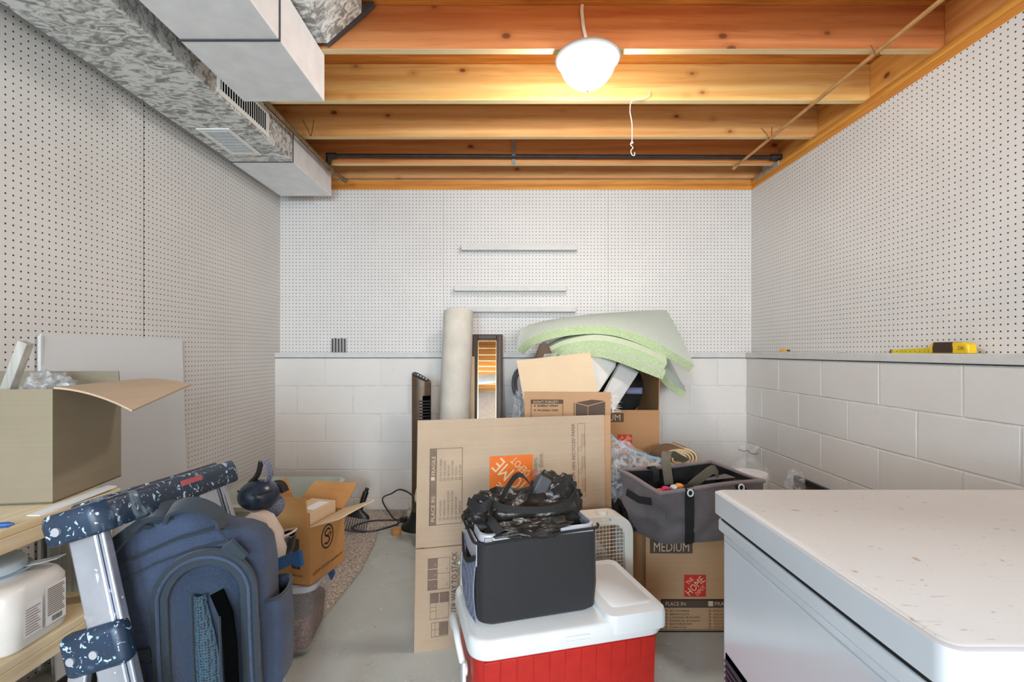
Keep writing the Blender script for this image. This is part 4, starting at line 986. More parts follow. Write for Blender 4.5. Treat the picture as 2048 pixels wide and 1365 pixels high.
# ------------------------------------------------------------------ grey fabric tote on the carton
o = Vector((.75, 1.95, .405)); t = thing('fabric_tote', 'open grey heather fabric tote with black straps resting on a medium carton', 'tote', o)
L_ = P(1238, 942, 1.97)-o; N_ = P(1321, 986, 1.78)-o; R2 = P(1527, 963, 1.86)-o; B_ = P(1420, 927, 2.14)-o
Lb, Nb, Rb, Bb = P(1263, 1060, 1.97)-o, P(1330, 1094, 1.84)-o, P(1505, 1082, 1.90)-o, P(1410, 1050, 2.12)-o
for q in (Lb, Nb, Rb, Bb): q.z = .004
Nb.z = .004; Lb.z = .010
def loop4(c4, n=10, bul=0.0, zz=0):
    out = []; cen = sum(c4, Vector())/4
    for i in range(4):
        a, b = c4[i], c4[(i+1) % 4]
        for k in range(n):
            s_ = k/n; p = a.lerp(b, s_); d = (p-cen); d.z = 0; d.normalize()
            w_ = 4*s_*(1-s_)
            p += d*(bul*w_); out.append(p)
    return out
rings = []
for j in range(29):
    f_ = j/28; c4 = [a.lerp(b, f_) for a, b in zip((Lb, Nb, Rb, Bb), (L_, N_, R2, B_))]
    rg = loop4(c4, 22, .022*math.sin(PI*f_)+.004)
    for p in rg:
        k = math.sin(PI*min(1, f_*1.02)); nv = noise.noise(p*7+Vector((3, 1, 7)))*.060*k-abs(noise.noise(p*11+Vector((0, 5, 0))))*.075*k+.012*k
        p += Vector((p.x, p.y, 0)).normalized()*nv; p.z += noise.noise(p*8)*.012*k
    rings.append(rg)
MB().loft(rings, True, False).build('side_wall', M['greyfab'], t, smooth=80)
inn = [[p.lerp(sum(r, Vector())/len(r), .035) for p in r] for r in rings[1:]]
MB().loft(inn, True, False).build('dark_lining', M['webbing'], t, smooth=80)
top_ = rings[-1]
MB().tube([p+Vector((0, 0, .002+.005*math.sin(i*.22))) for i, p in enumerate(top_)], .0085, 8, closed=True).build('bound_rim', M['greyfab_trim'], t, smooth=True)
def strap(fr, top_out=.012):
    pts = []; ns = []
    for j in range(28, -1, -1):
        i = int(22+22*fr); p = rings[j][i]; q = Vector((p.x, p.y, 0)).normalized(); pts.append(p+q*.008)
    return pts
for fr in (.28, .74):
    pts = strap(fr); sd = (R2-N_).normalized(); first = pts[0]+Vector((0, .012, .018))
    MB().ribbon([first]+pts, sd, .036, .004).build('black_strap', M['webbing'], t, smooth=60)
    g = pts[1]+Vector((.0, -.008, .0)); c = [g+Vector((.010*math.cos(i*PI/8), -.001, .012*math.sin(i*PI/8))) for i in range(16)]
    MB().tube(c, .003, 6, closed=True).build('grommet', M['white_plastic'], t, smooth=True)
MB().ribbon(cat([x-o for x in (P(1338, 970, 1.98), P(1332, 920, 1.99), P(1336, 905, 2.02), P(1352, 912, 2.05), P(1372, 923, 2.09))]), (1, 0, .0), .038, .003).build('olive_strap', M['olive'], t, smooth=60)
MB().ribbon(cat([x-o for x in (P(1380, 975, 1.92), P(1400, 958, 1.93), P(1425, 940, 1.95), P(1436, 950, 1.98))]), (.3, .0, -1), .036, .004).build('olive_strap', M['olive'], t, smooth=60)
MB().ribbon(cat([x-o for x in (P(1296, 938, 1.99), P(1304, 934, 1.98), P(1312, 946, 1.95), P(1312, 964, 1.95))]), (1, .5, 0), .030, .004).build('side_loop', M['webbing'], t, smooth=60)
MB().ribbon([x-o for x in (P(1253, 985, 1.91), P(1278, 1000, 1.86), P(1302, 1004, 1.81))], (0, 0, 1), .028, .004).build('side_band', M['webbing'], t)
MB().box(P(1268, 1060, 1.93)-o, (.024, .004, .014), .3).build('brand_tab', M['ink_black'], t, label='small black sewn tab')
MB().slab([x-o for x in (P(1395, 962, 1.95), P(1470, 955, 1.93), P(1450, 948, 2.0), P(1425, 955, 2.02))], .003).build('divider', M['greyfab'], t)
for i, (px, py, cc) in enumerate(((1335, 978, (220, 60, 110)), (1352, 975, (226, 226, 220)), (1362, 972, (232, 150, 60)), (1322, 982, (210, 90, 60)))):
    q = MB(); crumple(q, (0, 0, 0), (.020, .018, .013), i*5+1, .3, sub=2); ob = q.build('colourful_toy', plain('toy_%d' % i, C3(*cc), .5), smooth=True); ob.location = P(px, py+4, 1.90)+Vector((0, .02, 0))
    tag(ob, ['pink toy bit inside the grey tote near its front corner', 'white toy bit between pink and orange ones in the grey tote', 'orange toy bit inside the grey tote below the olive strap', 'rusty toy bit at the very corner of the grey tote'][i], 'toy', 'bits in the grey tote')

# ------------------------------------------------------------------ behind the tote
t = thing('rolled_carpet_strip', 'rolled tan carpet strip lying behind the grey tote', 'carpet roll', P(1345, 913, 2.55), .12)
mb = MB(); sp = []
for i in range(110):
    a_ = i*2*PI*4.2/109; r = .022+.072*i/109; sp.append(Vector((r*1.1*math.cos(a_), 0, r*.62*math.sin(a_))))
mb.ribbon(sp, (0, 1, 0), .14, .010); mb.build('backing', M['jutebk'], t, smooth=60)
mb = MB(); mb.ribbon([p*1.0+Vector((p.x, 0, p.z)).normalized()*.006+Vector((0, .001, 0)) for p in sp], (0, 1, 0), .138, .003); mb.build('pile', M['jutedk'], t, smooth=60)
t = thing('added_support_box', 'low plain added carton hidden under the rolled carpet strip behind the tote', 'box', (.90, 2.575, 0))  # unseen box, added so the carpet roll has something to lie on
carton(t, .30, .26, .515, M['kraft_mid'], {}, closed=True)
t = thing('zip_storage_bag', 'clear zip bag with blue closure bulging beside the tall carton', 'bag', P(1262, 930, 2.28))
o = t.location
mb = MB(); 
mb.sheet(lambda a, b: Vector(P(1222, 872, 2.30)).lerp(P(1330, 925, 2.30), a).lerp(Vector(P(1222, 965, 2.2)).lerp(P(1300, 975, 2.2), a), b)-o+Vector((0, -.03*math.sin(PI*a)*math.sin(PI*b)+.012*noise.noise(Vector((a*6, b*6, 1))), .02*noise.noise(Vector((a*5, b*5, 4))))), 16, 12, .003)
mb.build('film', M['film_dense'], t, smooth=True)
MB().ribbon([P(1221, 869, 2.295)-o, P(1240, 890, 2.295)-o, P(1270, 904, 2.295)-o, P(1300, 913, 2.295)-o, P(1330, 922, 2.295)-o], (0, .2, 1), .010, .003).build('blue_closure', M['zipblue'], t, smooth=60)
o = crumple(MB(), (0, 0, 0), (.055, .06, .13), 17, .5, 3, 4).build('black_plastic_bag', M['blackgloss'], smooth=80); o.location = P(1240, 1003, 2.19)
tag(o, 'crumpled glossy black bag squeezed between the tall carton and the grey tote', 'bag')
o = crumple(MB(), (0, 0, 0), (.05, .05, .075), 27, .55, 3, 4).build('clear_plastic_wad', M['film_dense'], smooth=80); o.location = P(1236, 965, 2.12)
tag(o, 'shiny clear plastic wad just above the glossy black bag', 'plastic wrap')
t = thing('added_support_carton', 'plain added carton hidden behind the freezer, carrying the bagged white tub', 'box', (1.46, 2.53, 0))  # unseen carton, added to hold up the tub and the small bag
carton(t, .44, .18, .366, M['kraft_mid'], {}, closed=True)
t = thing('bagged_white_tub', 'white tub knotted in a clear plastic bag behind the freezer', 'tub', P(1499, 975, 2.53)); t.location.z = .378
MB().loft([sell(r, r, z, 2, 32) for r, z in ((.075, 0), (.085, .01), (.092, .10), (.094, .122), (.088, .135), (.02, .138))]).build('tub', M['jar'], t, smooth=True)
p = Print((-.05, -.0905, .01), (.92, .0-.0, 0), (0, 0, 1), .004); p.frame(.022, .035, .062, .085, .004, M['redprint']).rect(.026, .039, .058, .081, M['label'], 1).rect(.034, .05, .05, .07, M['zipblue'], 2)
p.build('tub_label', t)
o = MB().slab([(-.088, -.04, .06), (-.078, -.052, .06), (-.078, -.052, .085), (-.088, -.04, .085)], .001).build('green_sticker', plain('green_sticker', C3(150, 160, 60), .6), t)
MB().slab([(.03, -.089, .005), (.07, -.066, .005), (.07, -.066, .025), (.045, -.083, .018)], .001).build('red_sticker', M['redprint'], t)
mb = MB(); rg = []
for r, z in ((.09, .005), (.106, .03), (.108, .11), (.098, .150), (.06, .185), (.028, .215), (.012, .235), (.030, .262), (.045, .275)):
    rg.append([Vector(((r+(.35*r*abs(noise.noise(Vector((i*.7, z*20, 3)))) if z > .14 else .008*noise.noise(Vector((i*.6, z*20, 3)))))*math.cos(i*PI/18), (r)*math.sin(i*PI/18), z+.008*math.sin(i*1.9)*(z > .25))) for i in range(36)])
mb.loft(rg, True, False); mb.build('plastic_bag', M['film'], t, smooth=True)
MB().tube(cat([(-.07, -.02, .262), (-.045, -.03, .252), (-.02, -.02, .256), (0, -.014, .238), (.03, -.02, .235), (.035, -.02, .243)]), .0016, 5).build('twist_tie', M['seam'], t)
o = crumple(MB(), (0, 0, .06), (.055, .04, .09), 41, .4, 3, 4, zfloor=0).build('clear_bottle_bag', M['film_dense'], smooth=80); o.location = (1.52, 2.50, .378)
tag(o, 'small crumpled clear bag right of the bagged white tub', 'bag')
t = thing('wall_picture', 'empty black picture frame leaning on the right wall behind the freezer', 'picture frame', (XR-.035, 2.56, 0), rot=(0, .055, 0))
for a in ((-.27, -.245, 0, .42), (.245, .27, 0, .42)): MB().bb(-.012, .010, a[0], a[1], a[2], a[3]).build('frame_stile', M['blackpl'], t, bevel=.003)
for a in ((0, .028), (.392, .42)): MB().bb(-.012, .010, -.245, .245, *a).build('frame_rail', M['blackpl'], t, bevel=.003)
MB().bb(.002, .007, -.25, .25, .02, .40).build('backing', M['brownfab'], t)
# ------------------------------------------------------------------ left side: shelf unit
SX, ST, SB = -1.10, .77, .474
t = thing('wooden_shelf_unit', 'rough pine shelf unit standing against the left wall in the foreground', 'shelf', (-1.38, .85, 0))
for z, nm in ((ST, 'upper_shelf'), (SB, 'lower_shelf'), (.12, 'bottom_shelf')):
    MB().bb(-.26, .28, -.75, .50, z-.020, z).build('shelf_board', M['shelfwood'], t, bevel=.002)
    MB().bb(.262, .281, -.75, .50, z-.055 if z > .2 else z-.04, z-.0205).build('edge_batten', M['shelfwood'], t, bevel=.002)
for x in (-.26, .222):
    for y in (-.74, .46):
        MB().bb(x, x+.038, y, y+.036, 0, ST-.0205).build('post', M['shelfwood'], t, bevel=.002)
# big open carton on the shelf
t = thing('shelf_carton', 'large greyish cardboard box with one open flap on the upper shelf', 'box', (-1.395, 1.308, ST+.001), math.radians(8))
bw_, bd2, bh_ = .44, .262, .292
carton(t, bw_, bd2, bh_, M['kraft_grey'], {'b': (-.1, .035)})
f0, f1 = Vector((bw_/2, -bd2/2+.003, bh_)), Vector((bw_/2, bd2/2-.003, bh_))
mb = MB()
def flapfn(a, b):
    p = f0.lerp(f1, a); return p+Vector((.19*b+.01*a*b, -.015*b*(1-a), -.048*b*b*(1-a)-.012*b+.012*math.sin(PI*b)*a))
mb.sheet(flapfn, 8, 10, .005); mb.build('flap', M['kraft'], t, smooth=50)
o = crumple(MB(), (0, 0, 0), (.055, .06, .045), 6, .5, 3, 4).build('clear_packing_bag', M['film_dense'], smooth=80); o.location = (-1.285, 1.325, ST+.29)
tag(o, 'crumpled clear plastic bag sticking out of the greyish box', 'bag')
t = thing('wood_offcut', 'weathered grey wooden stick poking up from the greyish box', 'stick', P(8, 800, 1.27), rot=(0, .36, 0))
MB().bb(-.013, .013, -.01, .012, -.15, .165).build('stick', M['stick'], t, bevel=.002)
t = thing('blue_pen', 'blue plastic pen lying on the upper shelf edge by the box', 'pen', (-1.115, 1.045, ST+.006), .3)
MB().cyl((-.03, 0, 0), (.012, 0, 0), .006, 12).build('barrel', M['blue'], t, smooth=True)
MB().cyl((.012, 0, 0), (.022, 0, 0), .006, 12, .002).build('tip', M['blue'], t, smooth=True)
tag(MB().slab([(-1.135, 1.12, ST+.002), (-1.103, 1.12, ST+.002), (-1.095, 1.46-.13, ST+.012), (-1.13, 1.34, ST+.010)], .004).build('cardboard_strip', M['label']), 'thin white cardboard strip along the shelf edge under the box', 'cardboard')
# plastic tub on the lower shelf
t = thing('plastic_tub', 'white plastic tub with milky blue lid on the lower shelf', 'tub', (-1.225, 1.125, SB+.001), math.radians(2))
mb = MB(); mb.loft([rr(.225, .155, .03, 0, 6), rr(.235, .165, .035, .008, 6), rr(.240, .168, .04, .145, 6), rr(.225, .155, .045, .165, 6), rr(.20, .15, .06, .172, 6)]); mb.build('tub', M['jar'], t, smooth=60)
mb = MB(); mb.loft([sell(r, r*.84, z, 2, 48, c=(-.03, -.01)) for r, z in ((.098, .168), (.100, .180), (.098, .182))]); mb.build('lid_skirt', M['tublid'], t, smooth=50)
mb = MB(); mb.loft([sell(r, r*.84, z, 2, 48, c=(-.03, -.01)) for r, z in ((.098, .188), (.098, .206), (.092, .212), (.05, .211), (.001, .210))]); mb.build('lid', M['tublid'], t, smooth=50)
mb = MB(); mb.ribbon([(.05, .03, .186), (.085, .05, .188), (.115, .055, .196)], (0, 1, 0), .03, .002); mb.build('pull_tab', M['tublid'], t)
mb = MB(); mb.loft([sell(.101, .086, .184, 2, 48, c=(-.03, -.01)), sell(.110, .094, .186, 2, 48, c=(-.03, -.01))], False, False); mb.build('tear_ring', M['tublid'], t, smooth=50)
p = Print((.1205, -.052, .03), (0, 1, 0), (0, 0, 1), .0015)
p.rect(.002, 0, .048, .088, M['label']); p.rect(.056, -.002, .11, .105, M['label'])
for i in range(10): p.rect(.006, .008+.007*i, .042-.004*(i % 3), .010+.007*i, M['ink_grey'], 2)
for i in range(14): p.rect(.060, .024+.0055*i, .105-.002*(i % 4), .0265+.0055*i, M['ink_grey'], 2)
for i in range(9): p.rect(.072+.003*i, .004, .0735+.003*i, .018, M['ink_black'], 2)
p.build('paper_label', t)
t.scale = (1, 1, .88)
# dim things behind the shelf
tag(MB().bb(-.04, .04, -.24, .24, 0, .235).build('navy_shade_box', M['bluegrey'], bevel=.006), 'added dark blue box standing in for shadow at the back of the lower shelf', 'shade box')  # added box, its dark blue stands for the shadow between the shelves
bpy.data.objects['navy_shade_box'].location = (-1.42, 1.04, SB+.001)
t = thing('wire_crate', 'black slatted crate beneath the lower shelf', 'crate', (-1.19, 1.10, .121))
for i in range(9): MB().bb(-.14, .14, -.112, -.106, .012+.03*i, .030+.03*i).build('front_slat', M['blackpl'], t, bevel=.001)
for x in (-.136, .136):
    for y in (-.106, .106): MB().bb(x-.006, x+.006, y-.006, y+.006, 0, .285).build('corner_post', M['blackpl'], t)
for i in range(5): MB().bb(.134, .140, -.1, .1, .015+.055*i, .045+.055*i).build('side_slat', M['blackpl'], t, bevel=.001)
t = thing('white_bin', 'tall white plastic bin with red wrapping on top behind the ladder', 'bin', (-1.27, 1.50, 0))
mb = MB(); mb.loft([rr(.16, .17, .02, 0, 4), rr(.20, .20, .02, .62, 4), rr(.212, .212, .02, .63, 4), rr(.212, .212, .02, .655, 4), rr(.19, .19, .02, .655, 4), rr(.17, .17, .02, .4, 4)]); mb.build('bin', M['white_plastic'], t, smooth=50)
for i in range(6): MB().bb(-.085+.03*i, -.075+.03*i, -.105, -.095, .3, .6).build('rib', M['white_plastic'], t, bevel=.002)
t = thing('tan_carton', 'golden cardboard box showing between ladder cap and backpack', 'box', (-1.33, 1.81, .0), .05)
carton(t, .30, .24, .53, M['kraft_orange'], {'f': (1.2, .02)})
for i, (x, y, z) in enumerate(((-1.36, 1.76, .55), (-1.27, 1.77, .545))):
    o = crumple(MB(), (0, 0, 0), (.035, .03, .025), 51+i, .35, sub=2).build('red_wrapper', M['redstuff'], smooth=60); o.location = (x, y, z)
    tag(o, ['shiny red wrapper on the golden box, the one nearer the shelf', 'shiny red wrapper on the golden box, the one nearer the backpack'][i], 'wrapper', 'red wrappers on the golden box')

# ------------------------------------------------------------------ step ladder leaning on the shelf
TL_ = math.radians(-17)
t = thing('step_ladder', 'paint-splashed blue-capped aluminium step ladder leaning to the shelf', 'ladder', (-.535, 1.03, 0), rot=(-.05, TL_, 0))
LH = .900
mb = MB()
capo = [(-.063, -.198), (-.063, .200), (-.048, .220), (.045, .220), (.062, .200), (.062, -.198), (.045, -.218), (-.045, -.218)]
mb.loft([[Vector((x, y, LH-.058)) for x, y in capo], [Vector((x*1.02, y*1.01, LH-.02)) for x, y in capo], [Vector((x*.98, y*.99, LH)) for x, y in capo]]); mb.build('top_cap', M['ladder_blue'], t, bevel=.007, smooth=50)
mb = MB()
mb.loft([[Vector((x*.72, y*.8, LH+.001)) for x, y in capo], [Vector((x*.66, y*.78, LH+.006)) for x, y in capo]]); mb.build('tool_tray', M['ladder_blue'], t, bevel=.003)
MB().bb(.0635, .0645, -.01, .06, LH-.024, LH-.012).build('red_label', plain('faded_red', C3(176, 84, 92), .6), t, label='faded red sticker')
for sy in (-1, 1):
    y0, y1 = (-.182, -.215) if sy < 0 else (.180, .215); ym = (y0+y1)/2
    def sect(z, y, o_=0): return [Vector((-.032, y-.012, z)), Vector((.022, y-.012, z)), Vector((.022, y+.012, z)), Vector((-.032, y+.012, z))]
    MB().loft([sect(.012, y1), sect(LH-.055, y0)]).build('front_rail', M['alu'], t, bevel=.004)
    MB().loft([[Vector((.024, y-.009, z)), Vector((.034, y-.009, z)), Vector((.034, y+.009, z)), Vector((.024, y+.009, z))] for z, y in ((.012, y1), (LH-.055, y0))]).build('rail_lip', M['alu'], t, bevel=.003)
    MB().bb(-.045, .05, y1-.02, y1+.02, 0, .05).build('rail_foot', M['ladder_blue'], t, bevel=.004)
    zz = .645
    MB().bb(-.078, .040, ym-.018, ym+.018, zz-.04, zz+.038).build('bracket', M['ladder_blue'], t, bevel=.014, smooth=50, seg=3)
    for x in (-.055, -.012): MB().cyl((x, ym-.0215, zz-.005), (x, ym-.018, zz-.005), .0075, 12).build('rivet', M['rivet'], t, smooth=50)
    MB().cyl((-.02, .21 if sy > 0 else -.214, LH-.032), (-.02, .226 if sy > 0 else -.224, LH-.032), .008, 12).build('rivet', M['rivet'], t, smooth=50)
    MB().loft([[Vector((x-.018, y-.008, z)), Vector((x+.018, y-.008, z)), Vector((x+.018, y+.008, z)), Vector((x-.018, y+.008, z))] for x, y, z in ((-.055, ym, .63), (-.245, y1, .10))]).build('back_leg', M['alu'], t, bevel=.003)
for z in (.22, .45):
    MB().bb(-.04, .045, -.195, .19, z-.03, z).build('step', M['alu'], t, bevel=.003)

# ------------------------------------------------------------------ navy backpack
t = thing('navy_backpack', 'worn navy blue backpack hung against the ladder in the foreground', 'backpack', (-.662, 1.03, .337), rot=(0, math.radians(-2), math.radians(12)))
def ringb(z, w, d, cx=0, cy=0, e=3.2):
    out = sell(w, d, z, e, 48, (cx, cy))
    for p in out:
        n = noise.noise(Vector((p.x*9, p.y*9, z*9)))*.012; p.x *= 1+n*.8; p.y *= 1+n*2
    return out
pr_ = [(.088, .135, .055), (.098, .150, .074), (.16, .156, .080), (.24, .156, .082), (.34, .154, .080), (.40, .150, .074), (.44, .138, .064), (.468, .115, .050), (.486, .08, .036), (.496, .035, .018)]
def prz(z):
    for (z0, w0, d0), (z1, w1, d1) in zip(pr_, pr_[1:]):
        if z0 <= z <= z1: k = (z-z0)/(z1-z0); return w0+(w1-w0)*k, d0+(d1-d0)*k
    return pr_[-1][1:]
rg = []
for k in range(44):
    z = .088+(.496-.088)*(1-(1-k/43)**1.25); w, d = prz(z); r_ = sell(w, d, z, 3.6, 72)
    for p in r_:
        q = Vector((p.x*7, p.y*7, z*5)); n = noise.noise(q)*.010+abs(noise.noise(q*2.6+Vector((4, 0, 1))))*.010
        p.x *= 1+n*.6; p.y -= n*(1 if p.y < 0 else -1); p.z += noise.noise(q*.8)*.006-.030*max(0, -p.x-.03)/.15*max(0, (z-.34)/.15)-.040*min(1, max(0, p.x-.0)/.07)*max(0, (z-.38)/.11)
    rg.append(r_)
MB().loft(rg).build('main_body', M['navy'], t, smooth=80)
def pf(z):   # front face y
    for (z0, w0, d0), (z1, w1, d1) in zip(pr_, pr_[1:]):
        if z0 <= z <= z1: return -(d0+(d1-d0)*(z-z0)/(z1-z0))
    return -.085 if z < .088 else -.05
def arch(x0, x1, zt_, zb_, off, n=26, cx=0):
    pts = []; w = (x1-x0)/2; c = (x0+x1)/2; zr = zt_-w*.95
    pts.append(Vector((x0, pf(zb_)-off, zb_)))
    for z in (zb_+(zr-zb_)*.33, zb_+(zr-zb_)*.66): pts.append(Vector((x0, pf(z)-off, z)))
    for i in range(n+1):
        a = PI-PI*i/n; z = zr+math.sin(a)*w*.95; pts.append(Vector((c+math.cos(a)*w, pf(z)-off, z)))
    for z in (zb_+(zr-zb_)*.66, zb_+(zr-zb_)*.33, zb_): pts.append(Vector((x1, pf(z)-off, z)))
    return pts
ax0, ax1, azt, azb = -.018, .122, .395, .10
# raised front pocket
mb = MB()
def pock(a, b):
    pts = arch(ax0, ax1, azt, azb, 0); p = samp(pts, a); c = Vector(((ax0+ax1)/2, 0, min(p.z, azt-.09)))
    c.y = pf(c.z)
    q = p.lerp(c, b); q.y = pf(q.z)-.006-.030*math.sin(PI/2*min(1, b*1.25)); return q
mb.sheet(pock, 40, 8); mb.build('front_pocket', M['navy_panel'], t, smooth=True)
MB().ribbon(arch(ax0-.010, ax1+.010, azt+.012, azb, .012), (0, 1, 0), .012, .030).build('arch_trim', M['navy_dark'], t, smooth=True)
MB().tube(arch(ax0-.012, ax1+.012, azt+.014, azb, .020), .0035, 6).build('piping', M['navy'], t, smooth=True)
MB().ribbon([Vector((.104, pf(z)-.040, z)) for z in (.10, .18, .24)]+[Vector((.098, pf(.29)-.037, .30)), Vector((.080, pf(.33)-.032, .345))], (1, 0, 0), .024, .004).build('gap_shade_strip', M['dark'], t, label='black strip for the shade in the opening beside the pocket')  # flat black strip painted in for the shaded opening
mb = MB(); mb.sheet(lambda a, b: Vector((.042+.042*a*(.55+.45*math.sin(PI*min(1, .25+b*.8))), pf(.13+.21*b)-.041-.010*math.sin(PI*a), .13+.218*b)), 6, 12, .003); mb.build('mesh_window', M['mesh_navy'], t, smooth=True)
MB().tube([Vector((.039, pf(z)-.042, z)) for z in (.14, .2, .28, .35)], .003, 6).tube([Vector((.086, pf(z)-.040, z)) for z in (.15, .22, .30)], .003, 6).build('mesh_piping', M['navy_dark'], t, smooth=True)
for x, z0, z1, w in ((-.128, .10, .37, .020), (-.088, .10, .215, .05), (.136, .10, .27, .022)):
    MB().ribbon([Vector((x, pf(z0+(z1-z0)*k/5)-.006, z0+(z1-z0)*k/5)) for k in range(6)], (1, 0, 0), w, .008).build('webbing_strip', M['navy_dark'], t, smooth=True)
MB().ribbon([Vector((-.150, pf(.22)+.03, .215)), Vector((-.12, pf(.22)-.010, .222)), Vector((-.05, pf(.22)-.011, .232))], (0, 0, 1), .02, .005).build('webbing_strip', M['navy_dark'], t, smooth=True)
# top seam and zip
MB().tube([Vector((-.145, pf(.38)+.01, .375)), Vector((-.11, pf(.40)-.006, .402)), Vector((-.05, pf(.425)-.010, .428)), Vector((0, pf(.44)-.010, .446)), Vector((.06, pf(.45)-.008, .455)), Vector((.10, pf(.45)+.002, .452))], .004, 6).build('zip_line', M['navy_dark'], t, smooth=True)
MB().tube([Vector((-.14, pf(.34)-.004, .345)), Vector((-.10, pf(.37)-.011, .375)), Vector((-.04, pf(.40)-.012, .404)), Vector((.03, pf(.42)-.011, .423)), Vector((.09, pf(.43)-.008, .430))], .0022, 6).build('stitched_seam', M['navy_dark'], t, smooth=True)
MB().loft([rr(.030, .012, .004, z, 3) for z in (-.025, .020)]).build('zip_pull', M['navy_dark'], t, bevel=.002).matrix_basis = Matrix.Translation((.104, pf(.41)-.014, .412)) @ Matrix.Rotation(-.65, 4, 'Y')
MB().tube([Vector((.07, pf(.45)-.008, .458)), Vector((.082, pf(.44)-.012, .445)), Vector((.094, pf(.42)-.014, .432))], .0035, 6).build('zip_cord', M['navy_dark'], t, smooth=True)
# haul loop and folded shoulder straps
MB().ribbon(cat([(-.035, -.03, .465), (-.02, -.055, .497), (.01, -.065, .510), (.04, -.062, .502), (.07, -.06, .478), (.078, -.065, .455)]), (0, 1, .4), .040, .007).build('haul_loop', M['navy_dark'], t, smooth=True)
for k, (dx, dz) in enumerate(((0, 0), (-.016, -.004), (-.030, -.014))):
    MB().ribbon(cat([(-.160+dx*.3, -.01, .24), (-.158+dx*.4, -.03, .33), (-.135+dx*.7, -.045, .40+dz), (-.095+dx, -.05, .455+dz), (-.05+dx, -.045, .492+dz), (-.01+dx, -.02, .485+dz)]), (.35, 1, .3), .050, .010).build('shoulder_strap', M['navy_dark'], t, smooth=True)
# side pocket
mb = MB(); mb.loft([[Vector((p.x+.150+(.006 if p.x > 0 else 0), p.y+.01, z)) for p in sell(r, .060, z, 2.4, 28)] for r, z in ((.015, .09), (.026, .105), (.032, .20), (.028, .285))], True, False)
mb.build('side_pocket', M['navy'], t, smooth=True)
MB().tube([Vector((p.x+.150+(.006 if p.x > 0 else 0), p.y+.01, .285)) for p in sell(.028, .060, 0, 2.4, 28)], .004, 6, closed=True).build('pocket_hem', M['navy_dark'], t, smooth=True)
# ------------------------------------------------------------------ heap behind the backpack
t = thing('added_duffel', 'large dark duffel bag added behind the backpack', 'bag', (-.86, 1.45, 0), .1)  # mostly hidden bag, added as a base for the heap
mb = MB(); mb.loft([[p+Vector((0, 0, 0)) for p in ringb(z, w, d)] for z, w, d in ((0, .10, .10), (.02, .12, .11), (.3, .125, .115), (.52, .12, .11), (.575, .09, .08), (.58, .03, .03))]); mb.build('bag_body', M['webbing'], t, smooth=True)
MB().ribbon([(.128, -.05, .56), (.145, -.05, .40), (.14, -.04, .15), (.12, -.03, .03)], (0, 1, 0), .03, .004).build('carry_strap', M['webbing'], t, smooth=True)
def helm(name, label, px, py, Y, r, mat, seed, extra):
    t = thing(name, label, 'sports gear', P(px, py, Y)); mb = MB()
    mb.loft([sell(r[0]*math.sin(a)+.001, r[1]*math.sin(a)+.001, r[2]*math.cos(a), 2.2, 28) for a in [k*PI/14 for k in range(0, 15)]], True, True)
    mb.build('shell', mat, t, smooth=True); return t
t = helm('padded_guard', 'glossy dark blue padded guard beside the far ladder rail', 518, 990, 1.5, (.058, .06, .048), plain('dark_blue_vinyl', C3(34, 48, 66), .3), 1, 0)
MB().tube(cat([(-.03, 0, .035), (-.01, 0, .055), (.0, 0, .075), (.006, 0, .105)]), [.008]*19, 8).build('hook_strap', M['blackpl'], t, smooth=True)
MB().ribbon(cat([(.022, 0, .035), (.034, 0, .06), (.030, 0, .09), (.018, 0, .107)]), (.3, 1, 0), .02, .006).build('knit_strap', M['mesh_grey'], t, smooth=True)
MB().tube([(-.05, -.03, .02), (-.01, -.056, .01), (.03, -.05, .015), (.055, -.02, .02)], .003, 6).build('seam_cord', M['blackpl'], t, smooth=True)
t = helm('patterned_glove', 'dark patterned glove with mesh cuff lying left of the golden carton', 540, 1012, 1.55, (.042, .045, .042), M['mesh_grey'], 2, 0)
MB().ribbon(cat([(-.02, -.02, .045), (.01, -.02, .072), (.035, 0, .070), (.05, 0, .045)]), (0, 1, 0), .04, .008).build('cuff', M['webbing'], t, smooth=True)
MB().tube(cat([(-.03, -.035, -.02), (.0, -.045, -.03), (.035, -.03, -.028)]), .012, 8).build('roll_edge', M['bluefab'], t, smooth=True)
t = thing('black_strap_ring', 'curved black rubber strap looping under the ladder cap', 'strap', P(436, 985, 1.40))
MB().ribbon(cat([P(436, 975, 1.38)-P(436, 985, 1.40), P(423, 990, 1.38)-P(436, 985, 1.40), P(425, 1012, 1.38)-P(436, 985, 1.40), P(442, 1030, 1.38)-P(436, 985, 1.40), P(462, 1040, 1.40)-P(436, 985, 1.40)]), (1, .3, .3), .035, .006).build('strap', M['blackpl'], t, smooth=True)
MB().box((-.055, 0, -.012), (.03, .03, .05)).build('clasp', M['blackpl'], t, bevel=.006)
t = thing('cream_handbag', 'cream leather handbag with round gold-rimmed disc behind the backpack', 'handbag', P(535, 1066, 1.46))
mb = MB(); mb.loft([sell(w, d, z, 2.6, 28, (cx, 0)) for w, d, z, cx in ((.045, .03, -.085, .005), (.055, .04, -.05, .0), (.052, .045, .0, -.01), (.04, .035, .05, -.025), (.015, .02, .068, -.03))]); mb.build('bag_body', M['cream'], t, smooth=True)
c0 = Vector((.020, -.056, .012)); nrm = Vector((.3, -1, .1)).normalized()
MB().cyl(c0, c0+nrm*.007, .024, 24).build('pearl_disc', M['pearl'], t, smooth=50)
uu = nrm.orthogonal().normalized(); vv = nrm.cross(uu)
MB().tube([c0+nrm*.006+(uu*math.cos(i*PI/12)+vv*math.sin(i*PI/12))*.0255 for i in range(24)], .003, 8, closed=True).build('gold_rim', M['gold'], t, smooth=True)
t = thing('black_shoe', 'black shoe with pale printed insole below the cream handbag', 'shoe', P(556, 1090, 1.5))
